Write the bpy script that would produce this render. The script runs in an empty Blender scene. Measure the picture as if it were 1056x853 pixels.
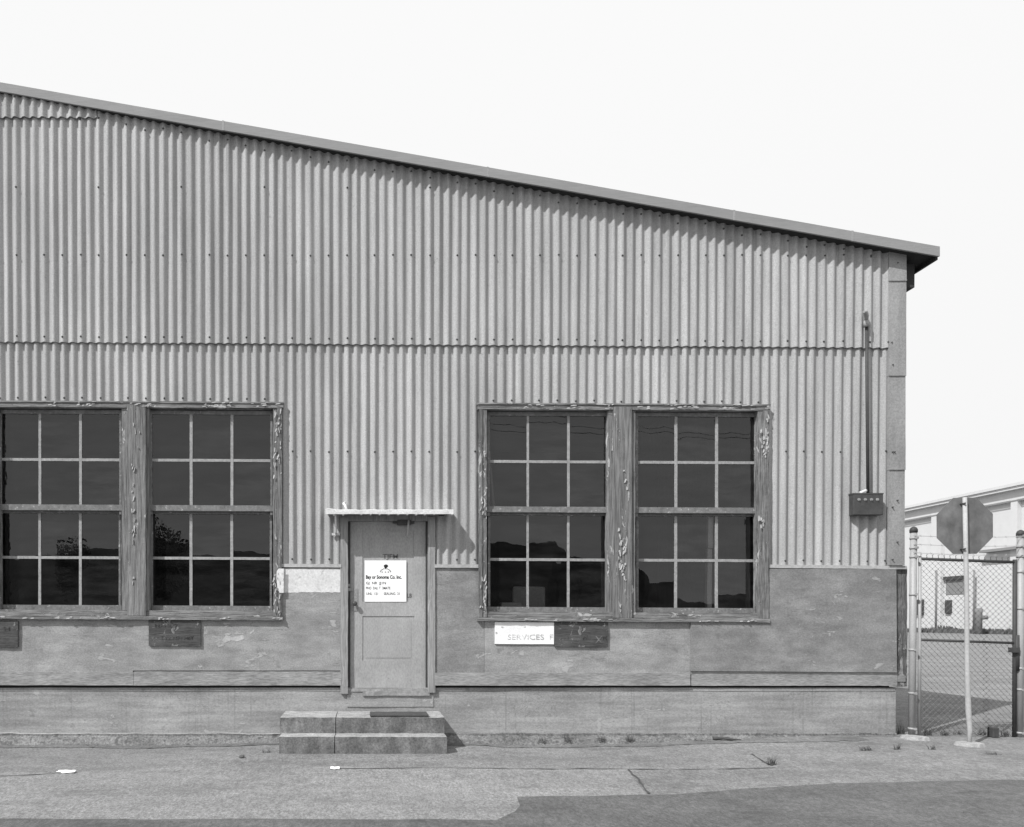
import bpy, bmesh, math, random
from mathutils import Vector, Matrix, noise
random.seed(7)
R = math.radians
SC = bpy.context.scene
COL = SC.collection

# ------------------------------------------------------------------ camera, sky, sun, exposure
F = 757.0                       # focal length in photo pixels (photo is 1056 x 853)
PITCH = R(0.6)
EYE = Vector((0.0, -8.6, 1.45))
CX, CY = 378.0, 640.0 + 757.0 * math.tan(PITCH)
cd = bpy.data.cameras.new('camera'); cam = bpy.data.objects.new('camera', cd); COL.objects.link(cam)
cam.location = EYE; cam.rotation_euler = (R(90) - PITCH, 0, 0)
cd.sensor_fit = 'HORIZONTAL'; cd.sensor_width = 36.0; cd.lens = F / 1056 * 36
cd.shift_x = (528 - CX) / 1056; cd.shift_y = (CY - 426.5) / 1056
cd.clip_start = 0.1; cd.clip_end = 5000
SC.camera = cam

SUN_TRAVEL = Vector((1.26, 1.0, -1.70)).normalized()
SUN_EL = math.asin(-SUN_TRAVEL.z)
SUN_AZ = math.atan2(-SUN_TRAVEL.x, -SUN_TRAVEL.y)
w = bpy.data.worlds.new('World'); SC.world = w; w.use_nodes = True
wn = w.node_tree.nodes; wl = w.node_tree.links; wn.clear()
sky = wn.new('ShaderNodeTexSky'); sky.sky_type = 'NISHITA'; sky.sun_disc = False
sky.sun_elevation = SUN_EL; sky.sun_rotation = SUN_AZ
sky.air_density = 1.0; sky.dust_density = 2.0; sky.ozone_density = 1.0
sp = wn.new('ShaderNodeSeparateColor')              # blue-sensitive black and white film
gm = wn.new('ShaderNodeMath'); gm.operation = 'POWER'; gm.inputs[1].default_value = -0.03
ml = wn.new('ShaderNodeMath'); ml.operation = 'MULTIPLY'; ml.inputs[1].default_value = 8.2
bg = wn.new('ShaderNodeBackground'); bg.inputs[1].default_value = 0.12
wo = wn.new('ShaderNodeOutputWorld')
wl.new(sky.outputs[0], sp.inputs[0]); wl.new(sp.outputs[2], gm.inputs[0]); wl.new(gm.outputs[0], ml.inputs[0])
wl.new(ml.outputs[0], bg.inputs[0]); wl.new(bg.outputs[0], wo.inputs[0])

sd = bpy.data.lights.new('sun', 'SUN'); sd.energy = 4.6; sd.angle = R(0.5); sd.color = (1, 1, 1)
sun = bpy.data.objects.new('sun', sd); COL.objects.link(sun)
sun.rotation_euler = SUN_TRAVEL.to_track_quat('-Z', 'Y').to_euler(); sun.location = (-20, -30, 30)

vs = SC.view_settings
vs.view_transform = 'Standard'; vs.look = 'None'; vs.gamma = 1.0; vs.use_curve_mapping = False; vs.exposure = 0.0

# ------------------------------------------------------------------ pixel of the photo -> point on a real plane
_r = Vector((1, 0, 0)); _f = Vector((0, math.cos(PITCH), -math.sin(PITCH))); _u = Vector((0, math.sin(PITCH), math.cos(PITCH)))
def _ray(px, py): return _f + _r * ((px - CX) / F) + _u * ((CY - py) / F)
def P(px, py, Y=0.0):
    d = _ray(px, py); return EYE + d * ((Y - EYE.y) / d.y)
def PXp(px, py, X):
    d = _ray(px, py); return EYE + d * ((X - EYE.x) / d.x)
def PZ(px, py, Z=0.0):
    d = _ray(px, py); return EYE + d * ((Z - EYE.z) / d.z)
def X(px, Y=0.0, py=600): return P(px, py, Y).x
def Z(py, Y=0.0, px=500): return P(px, py, Y).z

# ------------------------------------------------------------------ materials
class NT:
    def __init__(s, name):
        s.m = bpy.data.materials.new(name); s.m.use_nodes = True
        s.t = s.m.node_tree; s.t.nodes.clear()
        s.out = s.t.nodes.new('ShaderNodeOutputMaterial')
        s.tc = s.t.nodes.new('ShaderNodeTexCoord')
    def n(s, k, **kw):
        o = s.t.nodes.new(k)
        for a, b in kw.items(): setattr(o, a, b)
        return o
    def l(s, a, b): s.t.links.new(a, b)
    def noise(s, scale, detail=4, rough=.6, stretch=(1, 1, 1), off=(0, 0, 0), dist=0.0):
        mp = s.n('ShaderNodeMapping'); mp.inputs['Scale'].default_value = stretch; mp.inputs['Location'].default_value = off
        s.l(s.tc.outputs['Object'], mp.inputs[0])
        t = s.n('ShaderNodeTexNoise'); t.inputs['Scale'].default_value = scale; t.inputs['Detail'].default_value = detail
        t.inputs['Roughness'].default_value = rough; t.inputs['Distortion'].default_value = dist
        s.l(mp.outputs[0], t.inputs['Vector']); return t.outputs[0]
    def mr(s, v, a, b, c, d):
        m = s.n('ShaderNodeMapRange'); m.clamp = True
        for i, x in enumerate((a, b, c, d)): m.inputs[i + 1].default_value = x
        s.l(v, m.inputs[0]); return m.outputs[0]
    def math(s, op, a, b):
        m = s.n('ShaderNodeMath'); m.operation = op
        for i, x in enumerate((a, b)):
            if isinstance(x, (int, float)): m.inputs[i].default_value = x
            else: s.l(x, m.inputs[i])
        return m.outputs[0]
    def mix(s, f, a, b):            # float mix
        m = s.n('ShaderNodeMix'); m.data_type = 'FLOAT'
        for i, x in ((0, f), (2, a), (3, b)):
            if isinstance(x, (int, float)): m.inputs[i].default_value = x
            else: s.l(x, m.inputs[i])
        return m.outputs[0]

def weathered(name, v, var=.15, sc=1.5, stretch=(1, 1, 1), fine=40, fvar=.12, fstretch=(1, 1, 1), rough=.85, bump=.25,
              bdist=.004, rand=0.0, peel=None, spots=None, streak=None, spec=.25, metal=0.0, extra=None, drip=False, cracks=None):
    """grey surface of base value v with blotches, fine grain, optional streaks, flaking paint and spots"""
    s = NT(name)
    big = s.noise(sc, 5, .6, stretch)
    col = s.math('MULTIPLY', s.mr(big, .3, .7, 1 - var, 1 + var), v)
    fn = s.noise(fine, 5, .7, fstretch, (3, 1, 7))
    col = s.math('MULTIPLY', col, s.mr(fn, .34, .66, 1 - fvar, 1 + fvar))
    h = fn
    if streak:
        k, ss, st = streak
        col = s.math('MULTIPLY', col, s.mr(s.noise(ss, 4, .6, st, (11, 3, 5)), .35, .68, 1 - k, 1 + k * .5))
    if drip:                       # thin dark runs, broken up along their length
        a = s.mr(s.noise(34, 3, .55, (1, 1, .02), (2, 0, 9)), .56, .68, 0, 1); g = s.mr(s.noise(2.0, 4, .6, (1, 1, .6), (7, 1, 1)), .45, .62, 0, .38)
        col = s.mix(s.math('MULTIPLY', a, g), col, v * .35)
    if cracks:
        cs, cst, cw, cv = cracks
        d_ = s.math('ABSOLUTE', s.math('SUBTRACT', s.noise(cs, 6, .6, cst, (4, 8, 3), .4), .5), 0)
        a = s.mr(d_, 0, cw, 1, 0); g = s.mr(s.noise(1.6, 2, .5, (1, 1, 1), (2, 2, 6)), .5, .58, 0, .75)
        col = s.mix(s.math('MULTIPLY', a, g), col, cv)
    if spots:
        amt, val, ssc = spots
        m = s.mr(s.noise(ssc, 3, .5, (1, 1, 1), (5, 9, 2)), amt, amt + .09, 0, .7)
        col = s.mix(m, col, val)
    if peel:
        th, val, psc, pst = peel
        pn = s.math('ADD', s.noise(psc, 8, .68, pst, (1, 4, 6), .6), s.mr(s.noise(1.1, 3, .5, (3, 1, 1), (8, 8, 8)), .35, .65, -.075, .075))
        m = s.mr(pn, th, th + .03, 0, 1)
        col = s.mix(m, col, s.math('MULTIPLY', s.mr(fn, .2, .8, .85, 1.12), val)); h = s.math('ADD', fn, m)
    if rand:
        oi = s.n('ShaderNodeObjectInfo'); col = s.math('MULTIPLY', col, s.mr(oi.outputs['Random'], 0, 1, 1 - rand, 1 + rand))
    if extra: col = extra(s, col)
    p = s.n('ShaderNodeBsdfPrincipled'); s.l(col, p.inputs['Base Color']); p.inputs['Roughness'].default_value = rough
    p.inputs['Specular IOR Level'].default_value = spec; p.inputs['Metallic'].default_value = metal
    if bump:
        b = s.n('ShaderNodeBump'); b.inputs['Strength'].default_value = bump; b.inputs['Distance'].default_value = bdist
        s.l(h, b.inputs['Height']); s.l(b.outputs[0], p.inputs['Normal'])
    s.l(p.outputs[0], s.out.inputs[0]); return s.m

M = {}
M['cladding'] = weathered('grey_corrugated_cement', .385, .09, 1.2, (1, 1, .45), 75, .2, rand=.07, streak=(.20, 9, (1, 1, .05)),
                          spots=(.68, .2, 24), bump=.35, drip=True)
M['bolt'] = weathered('rusty_bolt', .07, .3, 30)
M['corner'] = weathered('grey_sheet_metal', .285, .16, 2.5, (1, 1, .5), 50, .18, streak=(.12, 9, (1, 1, .12)), rough=.7, bump=.12)
for key, val in (('panel', .292), ('panel_b', .248)):
    M[key] = weathered('cement_board' if key == 'panel' else 'darker_cement_board', val, .24, 1.5, (1, 1, 1.3), 62, .20, (.9, 1, 1.25), spots=(.655, .16, 6), bump=.6, rand=.05,
                       streak=(.2, 6, (.45, 1, 1.5)), peel=(.64, .37, 5, (.7, 1, 1.6)), cracks=(3, (.4, 1, 2.6), .007, .11))
M['board'] = weathered('weathered_skirt_board', .27, .24, 2.0, (1, 1, 4), 46, .36, (.3, 1, 2.6), bump=.5, bdist=.006)
M['drip'] = weathered('flashing_strip', .40, .15, 5, (1, 1, 1), 40, .15)
M['post'] = weathered('rotten_post', .14, .3, 4, (1, 1, .4), 22, .45, (2.5, 1, .3), bump=.9, bdist=.012, peel=(.57, .30, 11, (1.6, 1, .35)))
M['found'] = weathered('foundation_concrete', .305, .22, 1.6, (.7, 1, 1.5), 58, .20, (.8, 1, 1.3), streak=(.2, 4.2, (.3, 1, 4)),
                       spots=(.65, .17, 7), bump=.6, drip=True, cracks=(2.2, (1, 1, 1), .004, .12), peel=(.64, .38, 6, (.7, 1, 1.5)))
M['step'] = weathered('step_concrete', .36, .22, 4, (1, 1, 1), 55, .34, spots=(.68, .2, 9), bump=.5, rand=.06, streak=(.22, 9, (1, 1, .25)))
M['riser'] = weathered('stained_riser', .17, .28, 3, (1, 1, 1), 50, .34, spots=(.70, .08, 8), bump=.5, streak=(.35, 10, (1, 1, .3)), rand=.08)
M['rim'] = weathered('bright_mortar', .28, .25, 5, (.5, 1, 1), 30, .2, spots=(.60, .2, 9), bump=.5)
M['pale_cement'] = weathered('pale_cement', .33, .2, 9, fine=50, fvar=.25)
M['fascia'] = weathered('painted_fascia', .265, .07, 1.5, (.4, 1, 4), 30, .10, (.2, 1, 4), bump=.25)
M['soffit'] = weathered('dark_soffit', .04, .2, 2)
M['wood_v'] = weathered('peeling_casing_upright', .165, .28, 3, (2, 1, .4), 26, .6, (3, 1, .14), bump=1.0, bdist=.008,
                        peel=(.60, .46, 15, (1.6, 1, .55)))
M['wood_h'] = weathered('peeling_casing_level', .19, .25, 3, (.4, 1, 2), 26, .6, (.14, 1, 3), bump=1.0, bdist=.008,
                        peel=(.60, .44, 15, (.5, 1, 1.6)))
M['mullion_v'] = weathered('peeling_mullion', .18, .22, 3, (2, 1, .3), 28, .55, (3, 1, .1), bump=1.0, bdist=.008,
                           peel=(.63, .5, 9, (2.6, 1, .6)))
M['sash'] = weathered('painted_sash', .175, .2, 6, (1, 1, 1), 26, .25, (1, 1, 1), bump=.4, spots=(.64, .5, 30))
M['muntin'] = weathered('sunlit_muntin', .30, .12, 8, (1, 1, 1), 40, .2, bump=.3, spots=(.66, .12, 26))  # lighter than the sash: sun from the left is put into the tone
M['flake'] = weathered('curled_paint_flake', .37, .25, 14, bump=0)
M['door'] = weathered('door_paint', .345, .13, 2.4, (1, 1, .7), 55, .16, (1.3, 1, .6), rough=.6, bump=.15, streak=(.06, 9, (1, 1, .1)),
                      spots=(.74, .18, 14))
M['jamb'] = weathered('jamb_wood', .27, .2, 3, (2, 1, .3), 24, .32, (3, 1, .15), bump=.7, peel=(.64, .42, 12, (2, 1, .3)))
M['dark_metal'] = weathered('dark_metal', .055, .25, 12, rough=.55, spec=.5)
M['grey_metal'] = weathered('galvanised_pipe', .33, .14, 6, (1, 1, .5), 60, .1, rough=.5, spec=.5)
M['wire'] = weathered('fence_wire', .065, .12, 3, rough=.5, spec=.5, bump=0)
M['gate_dark'] = weathered('dark_gate_tube', .06, .2, 6, rough=.6)
M['white'] = weathered('white_paint', .84, .05, 5, fine=50, fvar=.06, rough=.7, bump=.15)
M['hood'] = weathered('bright_hood_edge', .62, .22, 9, (.7, 1, 1), 50, .18, bump=.5)
M['patch'] = weathered('white_paint_patch', .63, .12, 6, fine=40, fvar=.14, spots=(.60, .38, 16), bump=.25)
M['paper'] = weathered('notice_paper', .9, .02, 3, fine=50, fvar=.02, rough=.6, bump=0)
M['ink'] = weathered('black_ink', .02, .1, 3, bump=0, rough=.8)
M['faded_ink'] = weathered('faded_ink', .36, .2, 8, bump=0, peel=(.50, .74, 60, (1, 1, 1)))
M['ghost_ink'] = weathered('worn_plaque_lettering', .03, .3, 20, bump=0, peel=(.49, .085, 34, (1, 1, 1)))
M['smudge_ink'] = weathered('rubbed_ink', .11, .3, 20, bump=0, peel=(.55, .24, 50, (1, 1, 1)))
M['plaque'] = weathered('dark_plank', .07, .35, 4, (.4, 1, 2), 24, .45, (.3, 1, 3), bump=.7, peel=(.60, .21, 14, (1, 1, .7)))
M['sign_back'] = weathered('dull_aluminium', .145, .42, 2.6, (1.7, 1, 1.1), 16, .12, rough=.5, spec=.4, bump=.05)  # strong blotches put reflections and shading into the plate's colour
M['pole'] = weathered('pale_pole', .40, .12, 6, (1, 1, .4), 40, .12, rough=.6)
M['mat'] = weathered('rubber_mat', .07, .2, 20, fine=90, fvar=.3, bump=.6)
M['cable'] = weathered('black_cable', .03, .1, 3, bump=0)
M['weed'] = weathered('dry_weed', .10, .3, 12, fine=40, fvar=.2, bump=0)
M['leaf'] = weathered('dark_leaf', .06, .4, .6, bump=0)
M['bark'] = weathered('bark', .08, .3, 4)
M['stone'] = weathered('dark_stone', .10, .3, 20)
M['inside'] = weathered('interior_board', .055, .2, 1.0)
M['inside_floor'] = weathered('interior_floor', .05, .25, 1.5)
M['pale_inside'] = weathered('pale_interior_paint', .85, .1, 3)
M['hill'] = weathered('dark_hill', .03, .3, .05, bump=0)
M['far_white'] = weathered('far_white_wall', .56, .04, .25, (1, 1, .4), 2, .03, bump=0)
M['far_grey'] = weathered('far_grey', .22, .1, .5, bump=0)
M['far_dark'] = weathered('far_dark', .06, .1, .5, bump=0)

def ground_mat(name, v, var, sp):
    s = NT(name)
    a = s.mr(s.noise(.55, 6, .66, (.55, 1.6, 1)), .36, .64, 1 - var, 1 + var)
    b = s.mr(s.noise(2.2, 6, .66, (.7, .9, 1), (4, 2, 0)), .34, .68, 1 - var * .8, 1 + var * .7)
    c = s.mr(s.noise(48, 3, .75, (1, .45, 1), (9, 2, 0)), .36, .64, 1 - sp * .55, 1 + sp * .55)
    d = s.mr(s.noise(130, 2, .8), .36, .64, 1 - sp * .55, 1 + sp * .55)
    e = s.mr(s.noise(11, 5, .7, (.9, .6, 1), (2, 6, 0)), .36, .64, .86, 1.12)          # scuffs
    col = s.math('MULTIPLY', s.math('MULTIPLY', s.math('MULTIPLY', a, s.math('MULTIPLY', b, e)), s.math('MULTIPLY', c, d)), v)
    ag = s.mr(s.noise(75, 2, .5, (1, 1, 1), (1, 7, 0)),   .63, .68, 0, .32); col = s.mix(ag, col, v * 1.7)       # pale aggregate
    pit = s.mr(s.noise(60, 2, .5, (1, 1, 1), (5, 3, 0)), .62, .67, 0, .32); col = s.mix(pit, col, v * .4)
    stain = s.mr(s.noise(1.7, 8, .74, (.6, 1.2, 1), (31, 12, 0)), .53, .68, 0, .62)
    col = s.mix(stain, col, v * .5)
    p = s.n('ShaderNodeBsdfPrincipled'); s.l(col, p.inputs['Base Color']); p.inputs['Roughness'].default_value = .95
    p.inputs['Specular IOR Level'].default_value = .15
    bm = s.n('ShaderNodeBump'); bm.inputs['Strength'].default_value = .6; bm.inputs['Distance'].default_value = .006
    s.l(s.noise(120, 4, .8), bm.inputs['Height']); s.l(bm.outputs[0], p.inputs['Normal'])
    s.l(p.outputs[0], s.out.inputs[0]); return s.m
M['ground'] = ground_mat('old_asphalt', .212, .14, .5)
M['pale_asphalt'] = ground_mat('pale_asphalt', .245, .11, .52)
M['road'] = ground_mat('road_asphalt', .128, .10, .42)
M['fillet'] = weathered('mottled_mortar', .165, .3, 6, (.5, 1, 1), 45, .5, spots=(.56, .07, 14), bump=.8, bdist=.01)
M['dirt'] = ground_mat('gritty_dirt', .165, .2, .4)
M['crack'] = weathered('crack_fill', .085, .2, 5, bump=0)

def glass_mat():
    s = NT('old_window_glass')
    b = s.n('ShaderNodeBump'); b.inputs['Strength'].default_value = .12; b.inputs['Distance'].default_value = .02
    s.l(s.noise(2.2, 2, .5, (1, 1, .5)), b.inputs['Height'])
    fr = s.n('ShaderNodeFresnel'); fr.inputs[0].default_value = 1.5; s.l(b.outputs[0], fr.inputs['Normal'])
    k = s.math('MULTIPLY', fr.outputs[0], 1.75)
    gl = s.n('ShaderNodeBsdfGlossy'); gl.inputs['Roughness'].default_value = .0; s.l(b.outputs[0], gl.inputs['Normal'])
    tr = s.n('ShaderNodeBsdfTransparent'); tr.inputs[0].default_value = (.55, .55, .55, 1)
    df = s.n('ShaderNodeBsdfDiffuse'); df.inputs[0].default_value = (.4, .4, .4, 1)
    m1 = s.n('ShaderNodeMixShader'); gi = s.n('ShaderNodeNewGeometry'); s.l(s.math('MULTIPLY', s.mr(s.noise(4, 7, .72, (.5, 1, 2.2)), .40, .7, .15, 1), s.mr(gi.outputs['Random Per Island'], 0, 1, .004, .065)), m1.inputs[0]); s.l(tr.outputs[0], m1.inputs[1]); s.l(df.outputs[0], m1.inputs[2])
    m2 = s.n('ShaderNodeMixShader'); s.l(k, m2.inputs[0]); s.l(m1.outputs[0], m2.inputs[1]); s.l(gl.outputs[0], m2.inputs[2])
    s.l(m2.outputs[0], s.out.inputs[0]); return s.m
M['glass'] = glass_mat()

# ------------------------------------------------------------------ builders
def ob(name, bm, mats, parent=None, smooth=False, org=None):
    """link a bmesh given in world coordinates as ONE object; parent is an object whose .location is its world place (or a child at 0)"""
    me = bpy.data.meshes.new(name)
    base = Vector((0, 0, 0))
    if parent is not None:
        q = parent
        while q: base = base + q.location; q = q.parent
    if org is not None: base = Vector(org)
    bmesh.ops.translate(bm, verts=bm.verts[:], vec=-base)
    bmesh.ops.recalc_face_normals(bm, faces=bm.faces[:]) if not bm.faces or not bm.get('_keep') else None
    bm.to_mesh(me); bm.free()
    for m in (mats if isinstance(mats, (list, tuple)) else [mats]): me.materials.append(M[m])
    if smooth:
        for p in me.polygons: p.use_smooth = True
    o = bpy.data.objects.new(name, me); COL.objects.link(o)
    if parent is not None: o.parent = parent
    elif org is not None: o.location = org
    return o
class B:
    """collects shapes in world coordinates"""
    def __init__(s): s.bm = bmesh.new()
    def get(s, k): return None
    def box8(s, f, bk, mi=0):
        v = [s.bm.verts.new(p) for p in list(f) + list(bk)]
        fs = [(0, 1, 2, 3), (7, 6, 5, 4), (0, 4, 5, 1), (1, 5, 6, 2), (2, 6, 7, 3), (3, 7, 4, 0)]
        for q in fs:
            g = s.bm.faces.new([v[i] for i in q]); g.material_index = mi
        return s
    def box(s, x0, x1, y0, y1, z0, z1, mi=0):
        return s.box8([(x0, y0, z0), (x1, y0, z0), (x1, y0, z1), (x0, y0, z1)], [(x0, y1, z0), (x1, y1, z0), (x1, y1, z1), (x0, y1, z1)], mi)
    def rect(s, x0, y0, x1, y1, Yf, Yb, t0=0.0, t1=None, mi=0):
        """a board whose front face, at depth Yf, covers the photo rectangle; t0/t1 lower its right end by that many pixels (top/bottom)"""
        if t1 is None: t1 = t0
        c = [P(x0, y1, Yf), P(x1, y1 + t1, Yf), P(x1, y0 + t0, Yf), P(x0, y0, Yf)]
        b = [Vector((p.x, Yb, p.z)) for p in c]
        return s.box8(c, b, mi)
    def tube(s, pts, r, n=8, cap=True, mi=0):
        pts = [Vector(p) for p in pts]; rs = r if isinstance(r, (list, tuple)) else [r] * len(pts)
        rings = []
        for i, p in enumerate(pts):
            d = (pts[min(i + 1, len(pts) - 1)] - pts[max(i - 1, 0)]).normalized()
            a = d.cross(Vector((0, 0, 1)) if abs(d.z) < .9 else Vector((1, 0, 0))).normalized(); c = d.cross(a)
            rings.append([s.bm.verts.new(p + (a * math.cos(2 * math.pi * k / n) + c * math.sin(2 * math.pi * k / n)) * rs[i]) for k in range(n)])
        for A, C in zip(rings, rings[1:]):
            for k in range(n):
                g = s.bm.faces.new((A[k], A[(k + 1) % n], C[(k + 1) % n], C[k])); g.material_index = mi; g.smooth = n > 4
        if cap:
            for q in (rings[0][::-1], rings[-1]):
                g = s.bm.faces.new(q); g.material_index = mi
        return s
    def quad(s, pts, mi=0):
        g = s.bm.faces.new([s.bm.verts.new(p) for p in pts]); g.material_index = mi; return s
    def rough(s, size=.08, amp=.003, freq=9.0):
        """cut long edges and push the points about so that no edge is ruler-straight"""
        for _ in range(6):
            es = [e for e in s.bm.edges if e.calc_length() > size]
            if not es: break
            bmesh.ops.subdivide_edges(s.bm, edges=es, cuts=1, use_grid_fill=True)
        for v in s.bm.verts:
            v.co += noise.noise_vector(v.co * freq) * amp + noise.noise_vector(v.co * freq * 3.1) * amp * .5
        return s
    def bevel(s, w=.004, seg=1):
        bmesh.ops.bevel(s.bm, geom=[e for e in s.bm.edges], offset=w, segments=seg, affect='EDGES', profile=.5); return s
    def done(s, name, mats, parent=None, smooth=False, org=None): 
        bm = s.bm
        me = bpy.data.meshes.new(name)
        base = Vector((0, 0, 0)) if org is None else Vector(org)
        q = parent
        while q: base = base + q.location; q = q.parent
        bmesh.ops.translate(bm, verts=bm.verts[:], vec=-base)
        if not getattr(s, 'keep', False): bmesh.ops.recalc_face_normals(bm, faces=bm.faces[:])
        bm.to_mesh(me); bm.free()
        for m in (mats if isinstance(mats, (list, tuple)) else [mats]): me.materials.append(M[m])
        if smooth:
            for p in me.polygons: p.use_smooth = True
        o = bpy.data.objects.new(name, me); COL.objects.link(o)
        if parent is not None: o.parent = parent
        elif org is not None: o.location = org
        return o
def tag(o, label, cat, group=None):
    o['label'] = label; o['category'] = cat
    if group: o['group'] = group
    return o
def thing(name, label, cat, loc, group=None):
    o = bpy.data.objects.new(name, None); COL.objects.link(o); o.location = loc; o.empty_display_size = .2
    return tag(o, label, cat, group)
def structure(o): o['kind'] = 'structure'; return o
def text_mesh(b, txt, pleft, pright, pbase, Y, bold=0.0, h=None, mi=0, tilt=0.0):
    """lettering as flat shapes on the plane y = Y, between two photo columns with its baseline on a photo row"""
    cu = bpy.data.curves.new('t', 'FONT'); cu.body = txt; cu.size = 1.0; cu.resolution_u = 3; cu.fill_mode = 'FRONT'; cu.offset = bold
    o = bpy.data.objects.new('t', cu); COL.objects.link(o)
    dg = bpy.context.evaluated_depsgraph_get(); me = bpy.data.meshes.new_from_object(o.evaluated_get(dg))
    xs = [v.co.x for v in me.vertices]; ys = [v.co.y for v in me.vertices]
    a = P(pleft, pbase, Y); c = P(pright, pbase, Y)
    k = (c.x - a.x) / (max(xs) - min(xs)); ky = k if h is None else h / 0.7
    vv = [b.bm.verts.new((a.x + (v.co.x - min(xs)) * k, Y, a.z + v.co.y * ky + (v.co.x - min(xs)) * k * tilt)) for v in me.vertices]
    for p in me.polygons:
        try:
            g = b.bm.faces.new([vv[i] for i in p.vertices]); g.material_index = mi
        except ValueError: pass
    bpy.data.objects.remove(o); bpy.data.curves.remove(cu); bpy.data.meshes.remove(me)

def sstep(a, b, x):
    t = min(1, max(0, (x - a) / (b - a))); return t * t * (3 - 2 * t)
def gz(x, y=0):                                   # the yard rises a hand's breadth to the right
    return .10 * sstep(2.0, 6.0, x) + .036 * sstep(-2.2, -1.2, x) * sstep(2.0, 1.0, x) * sstep(-2.0, -1.0, y) * sstep(.2, -.3, y)

# ------------------------------------------------------------------ ground
def axis(spec):
    out = []
    for a, b, n in spec: out += [a + (b - a) * i / n for i in range(n)]
    return out + [spec[-1][1]]
gx = axis([(-2500, -60, 5), (-60, -12, 6), (-12, 12, 96), (12, 120, 12), (120, 2500, 5)])
gy = axis([(-2500, -60, 5), (-60, -8, 6), (-8, 1.5, 44), (1.5, 12, 10), (12, 140, 10), (140, 2500, 5)])
b = B(); grid = []
for y in gy:
    row = []
    for x in gx:
        z = gz(x, y)
        if -12 < x < 12 and -8 < y < 1.5: z += .008 * noise.noise(Vector((x * .9, y * .9, 0)))
        row.append(b.bm.verts.new((x, y, z)))
    grid.append(row)
for j in range(len(gy) - 1):
    for i in range(len(gx) - 1): b.bm.faces.new((grid[j][i], grid[j][i + 1], grid[j + 1][i + 1], grid[j + 1][i]))
structure(b.done('ground', 'ground', smooth=True))

def ground_z(x, y):
    z = gz(x, y)
    if -12 < x < 12 and -8 < y < 1.5: z += .008 * noise.noise(Vector((x * .9, y * .9, 0)))
    return z
def on_ground(px, py):
    z = 0.0
    for _ in range(4):
        p = PZ(px, py, z); z = ground_z(p.x, p.y)
    return PZ(px, py, z)
def sheet(name, far_px, near_y, mat, lift, skew=0.0):
    """a thin layer of asphalt: far edge follows photo points, near edge at y = near_y; laid as a fine strip grid"""
    pts = [on_ground(*q) for q in far_px]
    b = B(); xs = []
    for a, c in zip(pts, pts[1:]):
        n = max(1, int((c.x - a.x) / .1))
        for i in range(n):
            t = i / n; xs.append((a.x + (c.x - a.x) * t, a.y + (c.y - a.y) * t))
    xs.append((pts[-1].x, pts[-1].y)); rows = []
    for k, (x, y) in enumerate(xs):
        y += .02 * noise.noise(Vector((x * 3, 0, 4))) + .008 * noise.noise(Vector((x * 14, 0, 4)))
        rows.append([b.bm.verts.new((x + skew * (near_y - y) * j / 10, y + (near_y - y) * j / 10, ground_z(x, y + (near_y - y) * j / 10) + lift)) for j in range(11)])
    for A, C in zip(rows, rows[1:]):
        for j in range(10): b.bm.faces.new((A[j], A[j + 1], C[j + 1], C[j]))
    return structure(b.done(name, mat, smooth=True))
sheet('pale_pavement', [(-160, 793), (60, 798), (140, 793), (300, 789), (420, 793), (646, 793.5)], -5.2, 'pale_asphalt', .004, .2)
sheet('road', [(-700, 846), (200, 846), (470, 846.5), (512, 847), (531, 838), (536, 832), (533, 823), (640, 821.5), (700, 820), (770, 814.5), (860, 809), (960, 807), (1056, 805.5), (1400, 800)], -9.5, 'road', .010)
def crack(pts, w):
    b = B(); q = [on_ground(*p) for p in pts]; fine = []
    for a, c in zip(q, q[1:]):
        n = max(2, int((c - a).length / .05))
        for i in range(n): fine.append(a.lerp(c, i / n))
    fine.append(q[-1]); prev = None
    for i, p in enumerate(fine):
        j = .014 * noise.noise(Vector((p.x * 9, p.y * 9, 2))); ww = w * max(.12, .7 + .9 * noise.noise(Vector((p.x * 5, p.y * 5, 8))))
        d = (fine[min(i + 1, len(fine) - 1)] - fine[max(0, i - 1)]).normalized(); nrm = Vector((-d.y, d.x, 0))
        z = ground_z(p.x, p.y) + .008
        c = [b.bm.verts.new((p.x + nrm.x * (j + s * ww), p.y + nrm.y * (j + s * ww), z)) for s in (-1, 1)]
        if prev: b.bm.faces.new((prev[0], prev[1], c[1], c[0]))
        prev = c
    return structure(b.done('pavement_crack', 'crack'))
crack([(340, 793.5), (430, 792.5), (520, 793.5), (600, 793), (700, 794), (770, 793), (800, 792)], .012)
crack([(648, 794), (657, 803), (669, 819)], .013)
crack([(0, 801), (30, 800), (60, 798)], .010)
crack([(775, 778), (786, 785), (797, 790)], .012)
# gritty dirt along the foot of the building
b = B(); rows = []
for i in range(0, 261):
    px = -200 + i * 4.3
    p = on_ground(px, 768.5); e = .07 * noise.noise(Vector((p.x * 1.7, 3, 0))) + .03 * noise.noise(Vector((p.x * 7, 3, 0)))
    y1 = -.27 - .10 * sstep(3.0, 5.5, p.x) + e * 1.6
    rows.append([b.bm.verts.new((p.x, y1 + (0.05 - y1) * j / 4, ground_z(p.x, y1 + (.05 - y1) * j / 4) + .004 + .006 * (j / 4) + .008 * max(0, noise.noise(Vector((p.x * 12, j * 3.3, 0)))))) for j in range(5)])
for A, C in zip(rows, rows[1:]):
    for j in range(4): b.bm.faces.new((A[j], A[j + 1], C[j + 1], C[j]))
structure(b.done('dirt_strip', 'dirt', smooth=True))

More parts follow.
